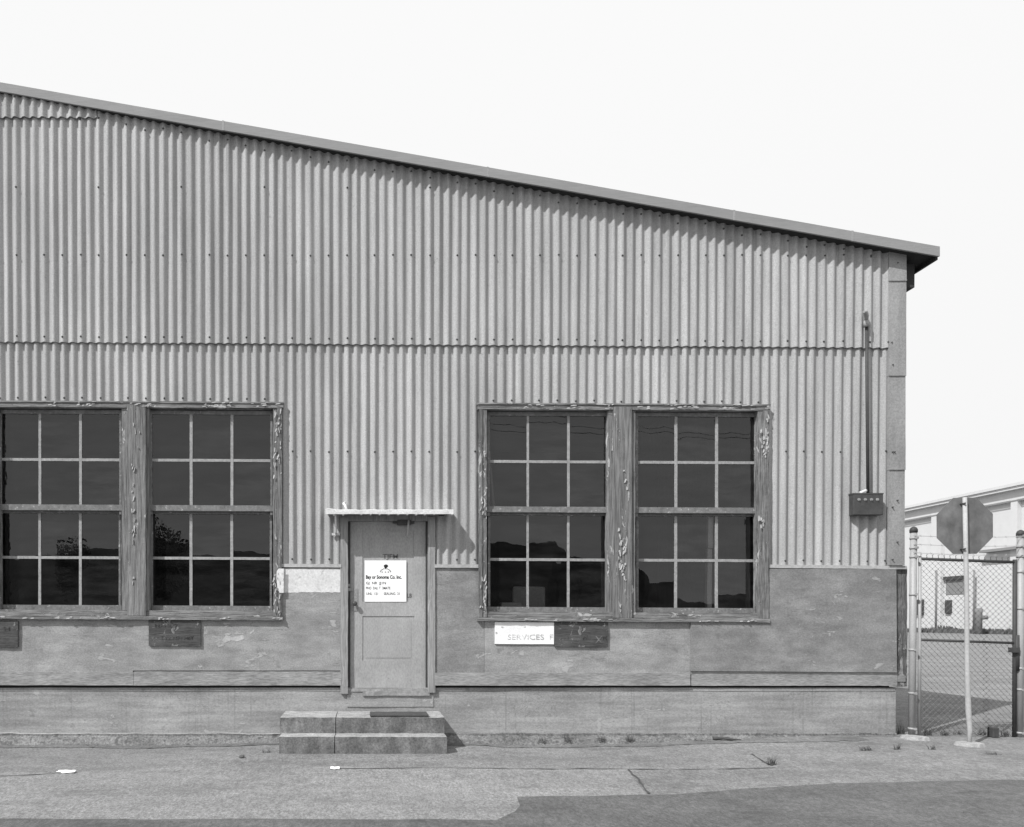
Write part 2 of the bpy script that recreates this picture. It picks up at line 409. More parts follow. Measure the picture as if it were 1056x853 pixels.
# ------------------------------------------------------------------ the corrugated warehouse
X_R = X(934.5, 0, 420)                       # right-hand corner
X_L = -24.0
shed = thing('warehouse', 'corrugated grey warehouse gable end with peeling sash windows and a paneled door', 'warehouse', (0, 0, 0))
X_RIDGE = -9.0; DEPTH = 16.0
pA, pB = P(0, 95, 0), P(915, 256, 0)
SL = (pB.z - pA.z) / (pB.x - pA.x)
def roof_z(x):                                # underside line of the roof at the wall
    z = pA.z + SL * (x - pA.x) + .02
    if x < X_RIDGE: z = pA.z + SL * (X_RIDGE - pA.x) + .02 - SL * (X_RIDGE - x) * -1 * -1 if False else pA.z + SL * (X_RIDGE - pA.x) + .02 + SL * (X_RIDGE - x)
    return z

# corrugated sheets -------------------------------------------------
crest0 = X(18.7, 0, 265); pitch = (X(725.7, 0, 265) - crest0) / 75.0
AMP = .0160
def wave(x, z=0.0):
    w_ = .009 * noise.noise(Vector((x * 1.9, 2, z * .22))) + .004 * noise.noise(Vector((x * 7, 5, z * .35)))
    return -AMP * (1 + .22 * noise.noise(Vector((x * 6.3, 7, z * .25)))) * math.cos(2 * math.pi * (x + w_ - crest0) / pitch)
seam = lambda x: Z(352.5, 0) + (Z(358.5, 0) - Z(352.5, 0)) * (x - X(0)) / (X(915) - X(0))
SEAM2 = Z(124, 0, 50)
foot = lambda x: Z(581.5, 0) + (Z(583.5, 0) - Z(581.5, 0)) * (x - X(290)) / (X(915) - X(290))
head = lambda x: Z(414.5, 0) + (Z(419, 0) - Z(414.5, 0)) * (x - X(0)) / (X(790) - X(0))
LW0, LW1, RW0, RW1 = X(-14), X(287.5), X(493.5), X(792)
DO0, DO1, DOZ = X(353.5), X(447), Z(533)
WEND = X(918.5, 0, 420)
def lower_end(x):
    if LW0 < x < LW1 or RW0 < x < RW1: return head(x)
    if DO0 < x < DO1: return DOZ
    return foot(x)
def add_bolt(b, x, z, y):
    n = 6; r = .0085
    c = b.bm.verts.new((x, y - .010, z))
    A = [b.bm.verts.new((x + r * math.cos(k * math.pi / 3), y - .007, z + r * math.sin(k * math.pi / 3))) for k in range(n)]
    D = [b.bm.verts.new((x + r * 1.5 * math.cos(k * math.pi / 3), y + .002, z + r * 1.5 * math.sin(k * math.pi / 3))) for k in range(n)]
    for k in range(n):
        for g in ((c, A[k], A[(k + 1) % n]), (A[k], D[k], D[(k + 1) % n], A[(k + 1) % n])):
            b.bm.faces.new(g).material_index = 1
def make_sheet(xa, xb, zlo, zhi, y0, brows, crest_index):
    b = B(); b.keep = True
    STEP = pitch / 12; n = max(2, int(round((xb - xa) / STEP)))
    cols = [xa + (xb - xa) * i / n for i in range(n + 1)]
    wob = random.uniform(-.004, .004); tl = random.uniform(.004, .008)
    def yy(x, z): return y0 + wave(x, z) - tl * (1 - (x - xa) / (xb - xa)) + .0025 * noise.noise(Vector((x * 2.5, 0, z * 1.3))) + .0018 * noise.noise(Vector((x * 21, 0, z * .5)))
    groups = []
    for i in range(n + 1):
        x = cols[i]
        l0 = zlo(min(max(x, xa + 1e-4), xb - 1e-4)) + wob * .5 + .0015 * noise.noise(Vector((x * 40, 1, 1)))
        groups.append((x, l0, zhi(x)))
    NZ = 9
    def column(i, lo):
        x, _, h = groups[i]
        return [b.bm.verts.new((x, yy(x, lo + (h - lo) * k / NZ), lo + (h - lo) * k / NZ)) for k in range(NZ + 1)]
    prev = None; plo = None
    for i in range(n):
        xm = (cols[i] + cols[i + 1]) / 2
        lo0, lo1 = zlo(xm) + groups[i][1] - zlo(min(max(cols[i], xa + 1e-4), xb - 1e-4)), zlo(xm) + groups[i + 1][1] - zlo(min(max(cols[i + 1], xa + 1e-4), xb - 1e-4))
        if prev is None or abs(plo - lo0) > .05: prev = column(i, lo0)
        cur = column(i + 1, lo1)
        for k in range(NZ):
            g = b.bm.faces.new((prev[k], cur[k], cur[k + 1], prev[k + 1])); g.smooth = True
        p0_, c0_ = b.bm.verts.new(prev[0].co), b.bm.verts.new(cur[0].co); e0 = b.bm.verts.new(prev[0].co + Vector((0, .007, 0))); e1 = b.bm.verts.new(cur[0].co + Vector((0, .007, 0)))
        b.bm.faces.new((p0_, e0, e1, c0_))
        prev = cur; plo = lo1
    # left edge thickness
    for z, cidx in brows:
        x = crest0 + cidx * pitch
        zz = z(x) if callable(z) else z
        if xa + .01 < x < xb - .01 and zz > zlo(x) + .01 and zz < zhi(x) - .01:
            add_bolt(b, x + random.uniform(-.004, .004), zz + random.uniform(-.006, .006), yy(x, zz) - .001)
    return b.done('cladding_sheet', ['cladding', 'bolt'], shed)
Z265, Z195 = Z(265, 0), Z(195.5, 0)
k0 = -18 * 9
for s in range(-8, 12):
    c0 = s * 9
    xa = crest0 + (c0 - .36) * pitch; xb = xa + 9 * pitch + .02
    if xa > WEND - .05: break
    xb = min(xb, WEND)
    pat = [c0, c0 + 3, c0 + 5, c0 + 7]
    top = roof_z
    if s < 1: top = lambda x: min(roof_z(x), SEAM2 + .05)
    br = [(Z265, c) for c in pat] + [(Z195, c0)] + [((lambda x: seam(x) + .05), c) for c in pat] + [((lambda x: roof_z(x) - .16 - .03 * math.sin(x * 9)), c) for c in pat]
    make_sheet(xa, xb, lambda x: seam(x) - .012, top, -.026, br, c0)
    if s < 1: make_sheet(xa, xb, lambda x: SEAM2, roof_z, -.052, [(lambda x: SEAM2 + .22, c) for c in pat], c0)
    # lower course: its own sheet edges
    br = [((lambda x: lower_end(x) + .055 - (.01 if lower_end(x) > foot(x) + .3 else 0)), c) for c in pat] + [(Z(466, 0), c) for c in pat]
    make_sheet(xa, xb, lower_end, lambda x: seam(x) + .05, 0.0, br, c0)

# corner boards of sheet metal ---------------------------------------
for (y0, y1, off) in ((252, 289.5, -.058), (288, 387.5, -.054), (386, 484.5, -.049), (483, 583, -.044)):
    b = B(); b.rect(917, y0, 935 - (y0 - 250) * .0085, y1, off, .01)
    b.rect(917, y1 - 1.2, 935.6 - (y1 - 250) * .0085, y1, off - .006, off + .001)
    b.rough(.25, .002, 4); b.done('corner_trim', 'corner', shed)
for py, pxs in ((376, (921,)), (376.5, ()), (271, (926,)), (376, ()), (396, ()), (466, (921, 923)), (523, (921,)), (516, (926,)), (577, (921,)), (559, (926,)), (353, (920,))):
    for q in pxs:
        b = B(); p = P(q, py, -.06); b.tube([(p.x, -.064, p.z), (p.x, -.03, p.z)], .008, 6); b.done('corner_bolt', 'bolt', shed)

# flashing strips above the flat panels -------------------------------
for x0, x1, ya, yb in ((288, 352, 581.5, 581.8), (448, 493.5, 582, 582.2), (792.5, 935, 582.3, 583.6)):
    b = B(); b.rect(x0, ya, x1, ya + 3.4, -.034, .02, yb - ya); b.rough(.1, .0025, 12); b.done('flashing', 'drip', shed)

# flat cement-board panels ---------------------------------------------
PANELS = [(-900, 626, 137, 694, -.012, 'window'), (136.3, 632, 352.5, 692.5, -.020, ''), (281, 586, 352.5, 640, -.0145, ''), (448, 586, 499.5, 694, -.010, ''),
          (499.2, 636, 712.5, 694, -.014, ''), (711.8, 636, 793, 692.5, -.018, ''), (786, 586, 924.5, 692.5, -.020, '')]
def panel(poly, Yf, name='wainscot_panel', mat='panel', back=.03):
    b = B(); pts = [P(x, y, Yf) for x, y in poly]
    fr = [b.bm.verts.new(p) for p in pts]; bk = [b.bm.verts.new((p.x, back, p.z)) for p in pts]
    b.bm.faces.new(fr); b.bm.faces.new(bk[::-1])
    for i in range(len(fr)): b.bm.faces.new((fr[i], bk[i], bk[(i + 1) % len(fr)], fr[(i + 1) % len(fr)]))
    return b.done(name, mat, shed)
panel([(-900, 632), (137, 633), (137, 693.5), (-900, 693.5)], -.012)
panel([(137, 633), (284, 634), (284, 585.5), (352.5, 585.5), (352.5, 691.6), (137, 691.6)], -.018)
panel([(448, 585.5), (494, 585.5), (494, 640), (499.3, 640), (499.3, 694), (448, 694)], -.011, mat='panel_b')
panel([(499.6, 638), (712, 638), (712, 694), (499.6, 694)], -.013)
panel([(712.6, 638), (789, 638), (789, 586.5), (924.3, 587), (925, 693.4), (712.6, 692)], -.042, mat='panel_b')
# rough corner post seen past the last panel
b = B(); b.rect(923.5, 584.5, 935.5, 708, -.004, .14); b.rough(.06, .006, 10); b.done('corner_post', 'post', shed)
b = B(); b.rect(923.5, 697, 934, 703, -.012, -.002); b.rough(.06, .004, 10)
b.done('corner_patch', 'board', shed)

# skirt boards ----------------------------------------------------------
for x0, x1, y0, y1, t in ((-900, 137.5, 693.3, 706.8, -.036), (137.8, 352, 692.6, 707, -.034), (448.3, 712, 694, 707, -.036), (712.5, 925.5, 690.5, 707.2, -.022)):
    b = B(); b.rect(x0, y0, x1, y1, t, .02); b.rough(.12, .003, 6); b.done('skirt_board', 'board', shed)
# foundation --------------------------------------------------------------
b = B(); zt = Z(709.3, 0)
b.box(X_L, X(925.3, 0), .008, .22, -.2, zt - .0)
b.box(X(925.3, 0) - .2, X(925.3, 0), .222, DEPTH, -.2, zt - .0); b.rough(.25, .004, 3); b.done('foundation', 'found', shed)
b = B(); zl = Z(713, -.006)
b.box(X_L, X(352), .003, .02, zl, zt - .004); b.box(X(448), X(924), .003, .02, zl + .002, zt - .004); b.done('foundation_lip', 'found', shed)
# the sloping mortar fillet at its foot
b = B(); ra = []
for i in range(0, 230):
    px = -220 + i * 5.02
    if px > 926: break
    x = X(px, 0, 758); k = sstep(620, 840, px)
    zt_ = .118 - .0 * k + .012 * noise.noise(Vector((x * 2, 0, 0))) + .008 * noise.noise(Vector((x * 9, 0, 0)))
    d = (.115 + .03 * noise.noise(Vector((x * 1.3, 7, 0)))) * (1 - .35 * k); lip = .016 * max(0, 1 - k * 1.2) * (1 if px < 300 else .45)
    if 284 < px < 470: lip = 0
    g = ground_z(x, -d)
    ra.append([b.bm.verts.new(q) for q in ((x, .01, zt_ + .012), (x, -.004 - lip, zt_ + .006), (x, -.006 - lip, zt_ - .016), (x, -.03 - d * .3, zt_ - .04), (x, -d, g + .004))])
for A, C in zip(ra, ra[1:]):
    for j in range(4):
        b.bm.faces.new((A[j], C[j], C[j + 1], A[j + 1])).material_index = 1 if j < 1 and A[0].co.x < X(300) and noise.noise(A[0].co * 1.6) > -.25 else 0
b.done('foundation_fillet', ['fillet', 'rim'], shed, smooth=False)

# roof and its sloping edge board ------------------------------------------
def over(x):                                    # how far the roof edge stands out from the wall
    px = (x / 8.6) * F + CX
    ks = [(-900, .098), (0, .098), (150, .105), (300, .125), (500, .15), (900, .165), (1100, .165)]
    for (a, va), (c, vc) in zip(ks, ks[1:]):
        if a <= px <= c: return va + (vc - va) * (px - a) / (c - a)
    return .098
def edge_pt(px, py): 
    x = X(px, -.2, py)
    return P(px, py, -over(x))
ftop = lambda px: 84.6 + (254.2 - 84.6) * px / 969.0
fbot = lambda px: 93.8 + (264.2 - 93.8) * px / 969.0
joints = [-560, -230, 230, 503, 757, 879, 969.3]
for a, c in zip(joints, joints[1:]):
    n = max(2, int((c - a) / 30)); b = B(); prev = None; o_ = random.uniform(-.004, .004)
    for i in range(n + 1):
        px = a + (c - a - (0.25 if c < 969 else 0)) * i / n
        T, Bm = edge_pt(px, ftop(px)), edge_pt(px, fbot(px)); w_ = .5 * noise.noise(Vector((px * .02, 0, 0)))
        T = T + Vector((0, o_, .004 * w_)); Bm = Bm + Vector((0, o_, .006 * w_))
        cur = [b.bm.verts.new(q) for q in (T, Bm, Bm + Vector((0, .022, 0)), T + Vector((0, .022, 0)))]
        if prev:
            for k in range(4): b.bm.faces.new((prev[k], prev[(k + 1) % 4], cur[(k + 1) % 4], cur[k]))
        else: b.bm.faces.new(cur[::-1])
        prev = cur
    b.bm.faces.new(prev); b.done('fascia_board', 'fascia', shed)
    if c < 969:
        b = B(); T, Bm = edge_pt(c, ftop(c)), edge_pt(c, fbot(c))
        b.box8([Bm + Vector((-.012, -.004, -.002)), Bm + Vector((.012, -.004, -.004)), T + Vector((.012, -.004, .003)), T + Vector((-.012, -.004, .006))],
               [Bm + Vector((-.012, -.001, -.002)), Bm + Vector((.012, -.001, -.004)), T + Vector((.012, -.001, .003)), T + Vector((-.012, -.001, .006))])
        b.done('fascia_joint', 'corner', shed)
# roof slab (with its soffit), from the ridge to the eaves
e0 = edge_pt(969.2, 256); XE = e0.x
b = B()
zr = lambda x: edge_pt(0, ftop(0)).z + (edge_pt(969, ftop(969)).z - edge_pt(0, ftop(0)).z) * (x - edge_pt(0, ftop(0)).x) / (edge_pt(969, ftop(969)).x - edge_pt(0, ftop(0)).x)
prev = None
xs = [X_RIDGE + (XE - X_RIDGE) * i / 24 for i in range(25)]
for x in xs:
    o_ = -over(x) + .0235; t = zr(x) - .004; u = t - .092
    cur = [b.bm.verts.new(q) for q in ((x, o_, t), (x, o_, u), (x, DEPTH, u), (x, DEPTH, t))]
    if prev:
        for k in range(4): b.bm.faces.new((prev[k], prev[(k + 1) % 4], cur[(k + 1) % 4], cur[k]))
    prev = cur
    if x == xs[0]: b.bm.faces.new(cur[::-1])
b.bm.faces.new(prev)
zt, = (zr(X_RIDGE),)
b.box8([(X_L - .3, -.1, zr(X_RIDGE) + SL * (X_RIDGE - X_L) - .1), (X_RIDGE - .003, -.1, zt - .096), (X_RIDGE - .003, -.1, zt - .004), (X_L - .3, -.1, zr(X_RIDGE) + SL * (X_RIDGE - X_L) - .005)],
       [(X_L - .3, DEPTH, zr(X_RIDGE) + SL * (X_RIDGE - X_L) - .1), (X_RIDGE - .003, DEPTH, zt - .096), (X_RIDGE - .003, DEPTH, zt - .004), (X_L - .3, DEPTH, zr(X_RIDGE) + SL * (X_RIDGE - X_L) - .005)])
b.done('roof', 'soffit', shed)
b = B(); b.box(XE - .030, XE - .004, -over(XE) + .024, DEPTH, zr(XE) - .14, zr(XE) - .005); b.done('eaves_board', 'soffit', shed)
# dark beam under the side eaves
q0, q1 = P(943.2, 281, .02), P(943.2, 296.5, .02)
b = B(); b.box(X_R + .002, q0.x, .02, DEPTH, q1.z, q0.z + .1); b.done('eaves_beam', 'soffit', shed)

# shell: side and rear walls, inner lining, floor
b = B(); b.box(X_R - .12, X_R - .012, .03, DEPTH, Z(703, 0), roof_z(X_R) + .02); b.done('side_wall', 'corner', shed)
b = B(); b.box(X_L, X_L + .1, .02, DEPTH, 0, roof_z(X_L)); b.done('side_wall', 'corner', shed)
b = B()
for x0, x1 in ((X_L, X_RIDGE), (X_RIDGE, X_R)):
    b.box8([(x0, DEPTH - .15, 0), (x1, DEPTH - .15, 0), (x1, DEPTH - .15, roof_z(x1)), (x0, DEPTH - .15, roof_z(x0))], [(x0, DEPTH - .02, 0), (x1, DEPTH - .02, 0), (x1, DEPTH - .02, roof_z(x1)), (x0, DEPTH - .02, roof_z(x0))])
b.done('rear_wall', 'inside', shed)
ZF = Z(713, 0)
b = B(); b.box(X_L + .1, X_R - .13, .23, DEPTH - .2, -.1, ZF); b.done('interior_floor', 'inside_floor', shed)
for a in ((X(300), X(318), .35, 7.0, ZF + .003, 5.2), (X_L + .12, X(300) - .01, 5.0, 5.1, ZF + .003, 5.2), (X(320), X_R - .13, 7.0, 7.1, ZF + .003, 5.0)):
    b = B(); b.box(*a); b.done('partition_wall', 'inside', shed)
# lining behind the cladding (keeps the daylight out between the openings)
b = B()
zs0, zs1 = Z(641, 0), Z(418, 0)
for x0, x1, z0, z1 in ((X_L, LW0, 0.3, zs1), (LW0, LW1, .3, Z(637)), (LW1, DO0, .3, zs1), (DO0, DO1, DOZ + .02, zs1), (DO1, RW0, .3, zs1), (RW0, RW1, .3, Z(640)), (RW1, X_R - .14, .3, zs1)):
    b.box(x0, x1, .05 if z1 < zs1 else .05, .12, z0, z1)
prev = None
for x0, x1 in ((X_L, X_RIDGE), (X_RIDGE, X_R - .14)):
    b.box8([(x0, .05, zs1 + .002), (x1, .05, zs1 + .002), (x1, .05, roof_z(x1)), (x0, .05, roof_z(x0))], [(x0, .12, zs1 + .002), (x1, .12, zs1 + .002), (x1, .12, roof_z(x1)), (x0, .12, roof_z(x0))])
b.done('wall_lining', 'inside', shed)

# ------------------------------------------------------------------ windows
def window(dx, ref, cas, top, bottom, sashes, mull, T):
    """cas: outer left/right px; sashes: list of (left outer, right outer, [column edges]); T: fall per px to the right"""
    def y(v, px): return v + T * (px - ref)
    b = B()
    def rc(x0, y0, x1, y1, Yf, Yb): b.rect(x0, y(y0, x0), x1, y(y1, x0), Yf, Yb, T * (x1 - x0))
    L, Rr = cas
    return rc, y
def build_window(ref, T, L, Rr, lsash, rsash, mull, rows, ytop, sill):
    yo = lambda v, px: v + T * (px - ref)
    def rc(b, x0, y0, x1, y1, Yf, Yb, mi=0): b.rect(x0, yo(y0, x0), x1, yo(y1, x0), Yf, Yb, T * (x1 - x0), None, mi)
    def panes(so0, so1, cols, ys, Y):                # six panes puttied in by hand: none quite in line with the next
        b = B(); b.keep = True; xs = (so0 + .6, (cols[1] + cols[2]) / 2, (cols[3] + cols[4]) / 2, so1 - .6)
        for c in range(3):
            for q in range(2):
                a_, d_ = P(xs[c], yo(ys[q], xs[c]), Y), P(xs[c + 1], yo(ys[q + 1], xs[c]), Y); h, g = random.gauss(0, .0011), random.gauss(0, .0011)
                b.quad([(a_.x, Y - h - g, d_.z), (d_.x, Y + h - g, d_.z), (d_.x, Y + h + g, a_.z), (a_.x, Y - h + g, a_.z)])
        b.done('glazing', 'glass', win)
    def flakes(b, x0, y0, x1, y1, Y, n, level=False):  # lifted, curling bits of old paint
        for _ in range(n):
            cx_, cy_ = random.uniform(x0, x1), random.uniform(y0, y1)
            if noise.noise(Vector((cx_ * .05, cy_ * .022, ref))) < .06: continue
            p = P(cx_, yo(cy_, cx_), Y - .003); L_, W_ = random.uniform(.010, .038), random.uniform(.004, .010)
            if level: L_, W_ = W_, L_
            lift = random.uniform(.004, .014); k = random.uniform(-.3, .3)
            pts = [(-W_, 0, -L_), (W_ * random.uniform(.3, 1), lift, -L_ * .7), (W_, lift, L_ * .5), (0, lift * .6, L_), (-W_ * .8, 0, L_ * .4)]
            b.bm.faces.new([b.bm.verts.new((p.x + a + k * c, p.y - q, p.z + c)) for a, q, c in pts]).material_index = 1
    b = B()                                        # head, sill (level) and uprights
    rc(b, L - 1, ytop, Rr + 1.5, ytop + 5.2, -.048, .06); rc(b, L - 1.5, ytop - 1.3, Rr + 2, ytop + .2, -.060, .01)
    b.rough(.07, .0034, 13); flakes(b, L, ytop - .8, Rr, ytop + 4, -.058, 90, True); win = b.done('window', ['wood_h', 'flake'], shed)
    b = B(); rc(b, L + 2, sill - 6.5, Rr - 1, sill - .5, -.030, .06); rc(b, L - 1.5, sill - .4, Rr + 1, sill + 3.2, -.062, .05)
    b.rough(.07, .0034, 13); flakes(b, L, sill, Rr, sill + 2.5, -.063, 70, True); b.done('sill', ['wood_h', 'flake'], win)
    for x0, x1 in ((L, lsash[0] - .5), (rsash[1] + .5, Rr)):
        b = B(); rc(b, x0, ytop + 4.8, x1, sill - .6, -.040, .06)
        xm = x0 + (x1 - x0) * (.42 if x0 == L else .5)
        rc(b, x0 if x0 == L else xm, ytop + 5.4, xm if x0 == L else x1, sill - .8, -.054, -.02)
        b.rough(.07, .0036, 12); flakes(b, x0 + .5, ytop + 8, x1 - .5, sill - 3, -.056, 90); b.done('casing', ['wood_v', 'flake'], win)
    b = B(); m0, m1 = mull
    rc(b, lsash[1] + .3, ytop + 5, m0 + 2, sill - 5.8, -.028, .08); rc(b, m1 - 2, ytop + 5, rsash[0] - .3, sill - 5.8, -.028, .08)
    rc(b, m0 + 1.5, ytop + 2.0, m1 - 1.5, sill - .8, -.058, .02)
    b.rough(.09, .0030, 10)
    for yy_ in ((ytop + 20, sill - 8, 46), (sill - 95, sill - 4, 70)): flakes(b, (m0 + m1) / 2 - 4.5, yy_[0], (m0 + m1) / 2 + 4.5, yy_[1], -.060, yy_[2])
    b.done('mullion', ['mullion_v', 'flake'], win)
    for (so0, so1, cols) in (lsash, rsash):
        r = rows
        YU, YL = .030, .082                          # the lower sash runs in the inner track
        # upper sash
        b = B()
        rc(b, so0, r[0] - 3.2, so1, r[0] + .8, YU, YU + .035); rc(b, so0 - .5, r[3] - .3, so1 + .5, r[3] + 5.6, YU - .010, YU + .035)
        rc(b, so0, r[0] + .8, cols[0], r[3] + 9.5, YU, YU + .034); rc(b, cols[-1], r[0] + .8, so1, r[3] + 9.5, YU, YU + .034)
        for k in (1, 3): rc(b, cols[k] + .4, r[0] + .8, cols[k + 1] - .45, r[3] - .3, YU + .004, YU + .024, 1)
        rc(b, cols[0], r[1], cols[-1], r[2], YU + .006, YU + .022, 1)
        b.rough(.12, .0016, 16); b.done('upper_sash', ['sash', 'muntin'], win)
        panes(so0, so1, cols, (r[0] - 1, (r[1] + r[2]) / 2, r[3] + 2), YU + .014)
        # lower sash
        b = B()
        rc(b, so0 + .6, r[4] - 5.5, so1 - .6, r[4] + .6, YL, YL + .035); rc(b, so0, r[7] - .5, so1, sill - 5.8, YL - .006, YL + .035)
        rc(b, so0 + .6, r[4], cols[0] + .6, r[7], YL, YL + .034); rc(b, cols[-1] - .6, r[4], so1 - .6, r[7], YL, YL + .034)
        for k in (1, 3): rc(b, cols[k] + .2, r[4] + .5, cols[k + 1] - .65, r[7], YL + .004, YL + .024, 1)
        rc(b, cols[0], r[5], cols[-1], r[6], YL + .006, YL + .022, 1)
        b.rough(.12, .0016, 16); b.done('lower_sash', ['sash', 'muntin'], win)
        panes(so0, so1, cols, (r[4] - 2, (r[5] + r[6]) / 2, r[7] + 2), YL + .014)
    return win
ROWS = [428.5, 475.2, 478, 523.2, 531.5, 576.2, 579, 627]
build_window(640, .0052, 494, 793, (502.5, 626.5, [505, 542.8, 546, 584.6, 588, 625]), (655.5, 781, [658, 695.3, 699, 737.3, 741, 778.5]), (631, 653), ROWS, 417.4, 638)
build_window(140, .0050, -9, 290.5, (-1.5, 125, [1.5, 39.3, 42.8, 81.2, 84.8, 123]), (154, 281, [157, 195.2, 199, 237.3, 241, 278.8]), (129.5, 151.5),
             [v - 2.2 for v in ROWS], 415.0, 635.8)

# ------------------------------------------------------------------ door
b = B(); JY = -.030
b.rect(351, 533, 358.8, 715.5, JY, .10); b.rect(441.3, 533, 448.8, 714.6, JY, .10); b.rect(358.8, 531.5, 441.3, 537.2, JY + .004, .10)
b.rough(.08, .004, 9); frame = b.done('door_frame', 'jamb', shed)
b = B(); b.rect(359, 536.5, 361.2, 711, .012, .06); b.rect(439, 536.5, 441.2, 711, .012, .06); b.done('door_gap_shade', 'far_dark', frame)  # dark strips: shade in the gaps beside the door, put in as colour
DY = .030
b = B(); D0, D1, DT, DB = 361, 439.3, 538, 710.8
PL, PR, U0, U1, L0, L1 = 373.8, 427, 547.5, 620.5, 635.5, 681.5
b.rect(D0, DT, PL, DB, DY, DY + .04); b.rect(PR, DT, D1, DB, DY, DY + .04)
b.rect(PL, DT, PR, U0, DY, DY + .04); b.rect(PL, U1, PR, L0, DY, DY + .04); b.rect(PL, L1, PR, DB, DY, DY + .04)
b.rect(PL - .5, U0 - .5, PR + .5, U1 + .5, DY + .009, DY + .030); b.rect(PL - .5, L0 - .5, PR + .5, L1 + .5, DY + .008, DY + .030)
b.rect(PL + 3.2, L0 + 3, PR - 3.2, L1 - 3, DY + .0045, DY + .02)
b.rough(.15, .0012, 9); door = b.done('door', 'door', shed)
b = B(); p = P(366, 622.5, DY); 
b.tube([(p.x, DY + .002, p.z), (p.x, DY - .03, p.z)], .012, 10); b.tube([(p.x, DY - .028, p.z), (p.x, DY - .04, p.z), (p.x, DY - .058, p.z), (p.x, DY - .066, p.z)], [.014, .028, .027, .012], 14)
b.done('door_knob', 'dark_metal', door)
b = B(); b.rect(361.3, 607, 369, 630, DY - .005, DY + .002); b.rect(357.5, 606.2, 363.5, 609.5, DY - .022, DY + .002); b.rect(358.4, 602.2, 361.2, 605, DY - .02, DY + .01); b.rough(.05, .002, 20)
b.done('lock_plate', 'corner', door)
b = B(); b.rect(409.5, 535.8, 424, 541.2, DY - .06, DY); b.bevel(.006); 
b.rect(405, 537, 409.6, 539.4, DY - .045, DY - .01); b.rect(424.4, 536.5, 427.5, 539.8, DY - .05, DY)
cl = b.done('door_closer', 'dark_metal', door)
b = B(); p0, p1 = P(421.5, 536.3, DY - .075), P(420.0, 553.5, DY - .055); b.tube([p0, p1], [.012, .010], 8); b.done('closer_arm', 'pole', door)
b = B(); b.rect(361, 710.9, 440.3, 713.4, .0, .05); b.rect(374, 712.9, 443, 717.5, -.022, .02); b.rough(.07, .005, 14); b.done('threshold', 'rim', shed)
b = B(); b.rect(358, 716.5, 447, 729, -.002, .02); b.rough(.1, .003, 9); b.done('door_riser', 'found', shed)

# door hood --------------------------------------------------------------
HY = -.24
a0, a1 = P(335.5, 525.2, HY), P(467.6, 530.2, HY)
b = B(); n = 34; prev = None
for i in range(n + 1):
    x = a0.x + (a1.x - a0.x) * i / n
    zt_ = a0.z - .004 + .006 * noise.noise(Vector((x * 8, 0, 0))) + .010 * sstep(.25, 0, (x - a0.x)) * (1 + noise.noise(Vector((x * 22, 3, 0))))
    zb_ = a1.z + .003 * noise.noise(Vector((x * 9, 5, 0)))
    cur = [b.bm.verts.new(q) for q in ((x, HY, zt_ - .004), (x, HY, zb_), (x, HY + .018, zb_ + .004), (x, -.02, zb_ + .045), (x, -.02, zb_ + .075), (x, HY + .02, zt_ + .003))]
    if prev:
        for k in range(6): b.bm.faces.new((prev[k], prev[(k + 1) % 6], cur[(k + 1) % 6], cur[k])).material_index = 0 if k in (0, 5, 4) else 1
    else: b.bm.faces.new(cur[::-1])
    prev = cur
b.bm.faces.new(prev); hood = b.done('door_hood', ['hood', 'soffit'], shed)
for q in (346.5, 455):
    b = B(); t = P(q, 533, -.03); lo = P(q, 551, -.05)
    if q < 400:
        b.box(t.x - .05, t.x + .045, -.05, -.012, lo.z - .012, lo.z + .014); b.tube([(t.x, -.05, lo.z), (t.x, HY + .05, a1.z + .012)], .012, 6); b.rough(.05, .002, 14)
    else: b.box(t.x - .03, t.x + .03, -.20, -.035, a1.z + .005, a1.z + .03)
    b.done('hood_bracket', 'hood' if q < 400 else 'soffit', hood)
b = B(); p = P(355.5, 520, HY + .16); b.tube([P(357.5, 525.5, HY + .1), P(356, 521.5, HY + .14), P(354.2, 519.5, HY + .18), P(356.6, 517.6, HY + .2)], [.014, .012, .016, .010], 7); b.done('bent_tab', 'hood', hood)

# painted patches on the panels ---------------------------------------------
def blob(px_poly, Y, name, mat, jag=.6, lift=.0022, parent=None):
    b = B(); pts = []
    for (x0, y0), (x1, y1) in zip(px_poly, px_poly[1:] + px_poly[:1]):
        n = max(1, int(math.hypot(x1 - x0, y1 - y0) / 1.6))
        for i in range(n):
            t = i / n; x = x0 + (x1 - x0) * t; y = y0 + (y1 - y0) * t
            pts.append((x + jag * noise.noise(Vector((x * .5, y * .5, 1))), y + jag * noise.noise(Vector((x * .5, y * .5, 9)))))
    f = b.bm.faces.new([b.bm.verts.new(P(x, y, Y - lift)) for x, y in pts])
    e = bmesh.ops.extrude_face_region(b.bm, geom=[f])
    for v in [g for g in e['geom'] if isinstance(g, bmesh.types.BMVert)]: v.co.y += lift - .0004
    bmesh.ops.triangulate(b.bm, faces=[f for f in b.bm.faces if len(f.verts) > 4])
    return b.done(name, mat, parent or shed)
pp = blob([(288.2, 587), (351.3, 586.8), (351, 611), (320, 610.8), (289, 611.4), (286, 605), (285.4, 596), (286.5, 588.5)], -.018, 'paint_patch', 'patch')
blob([(285.2, 589), (287, 586.5), (292.6, 586.6), (292.4, 611.6), (288, 611.2), (286, 606), (285, 597)], -.0585, 'paint_patch', 'patch', .5)
pp['label'] = 'bright white painted band left of the door'
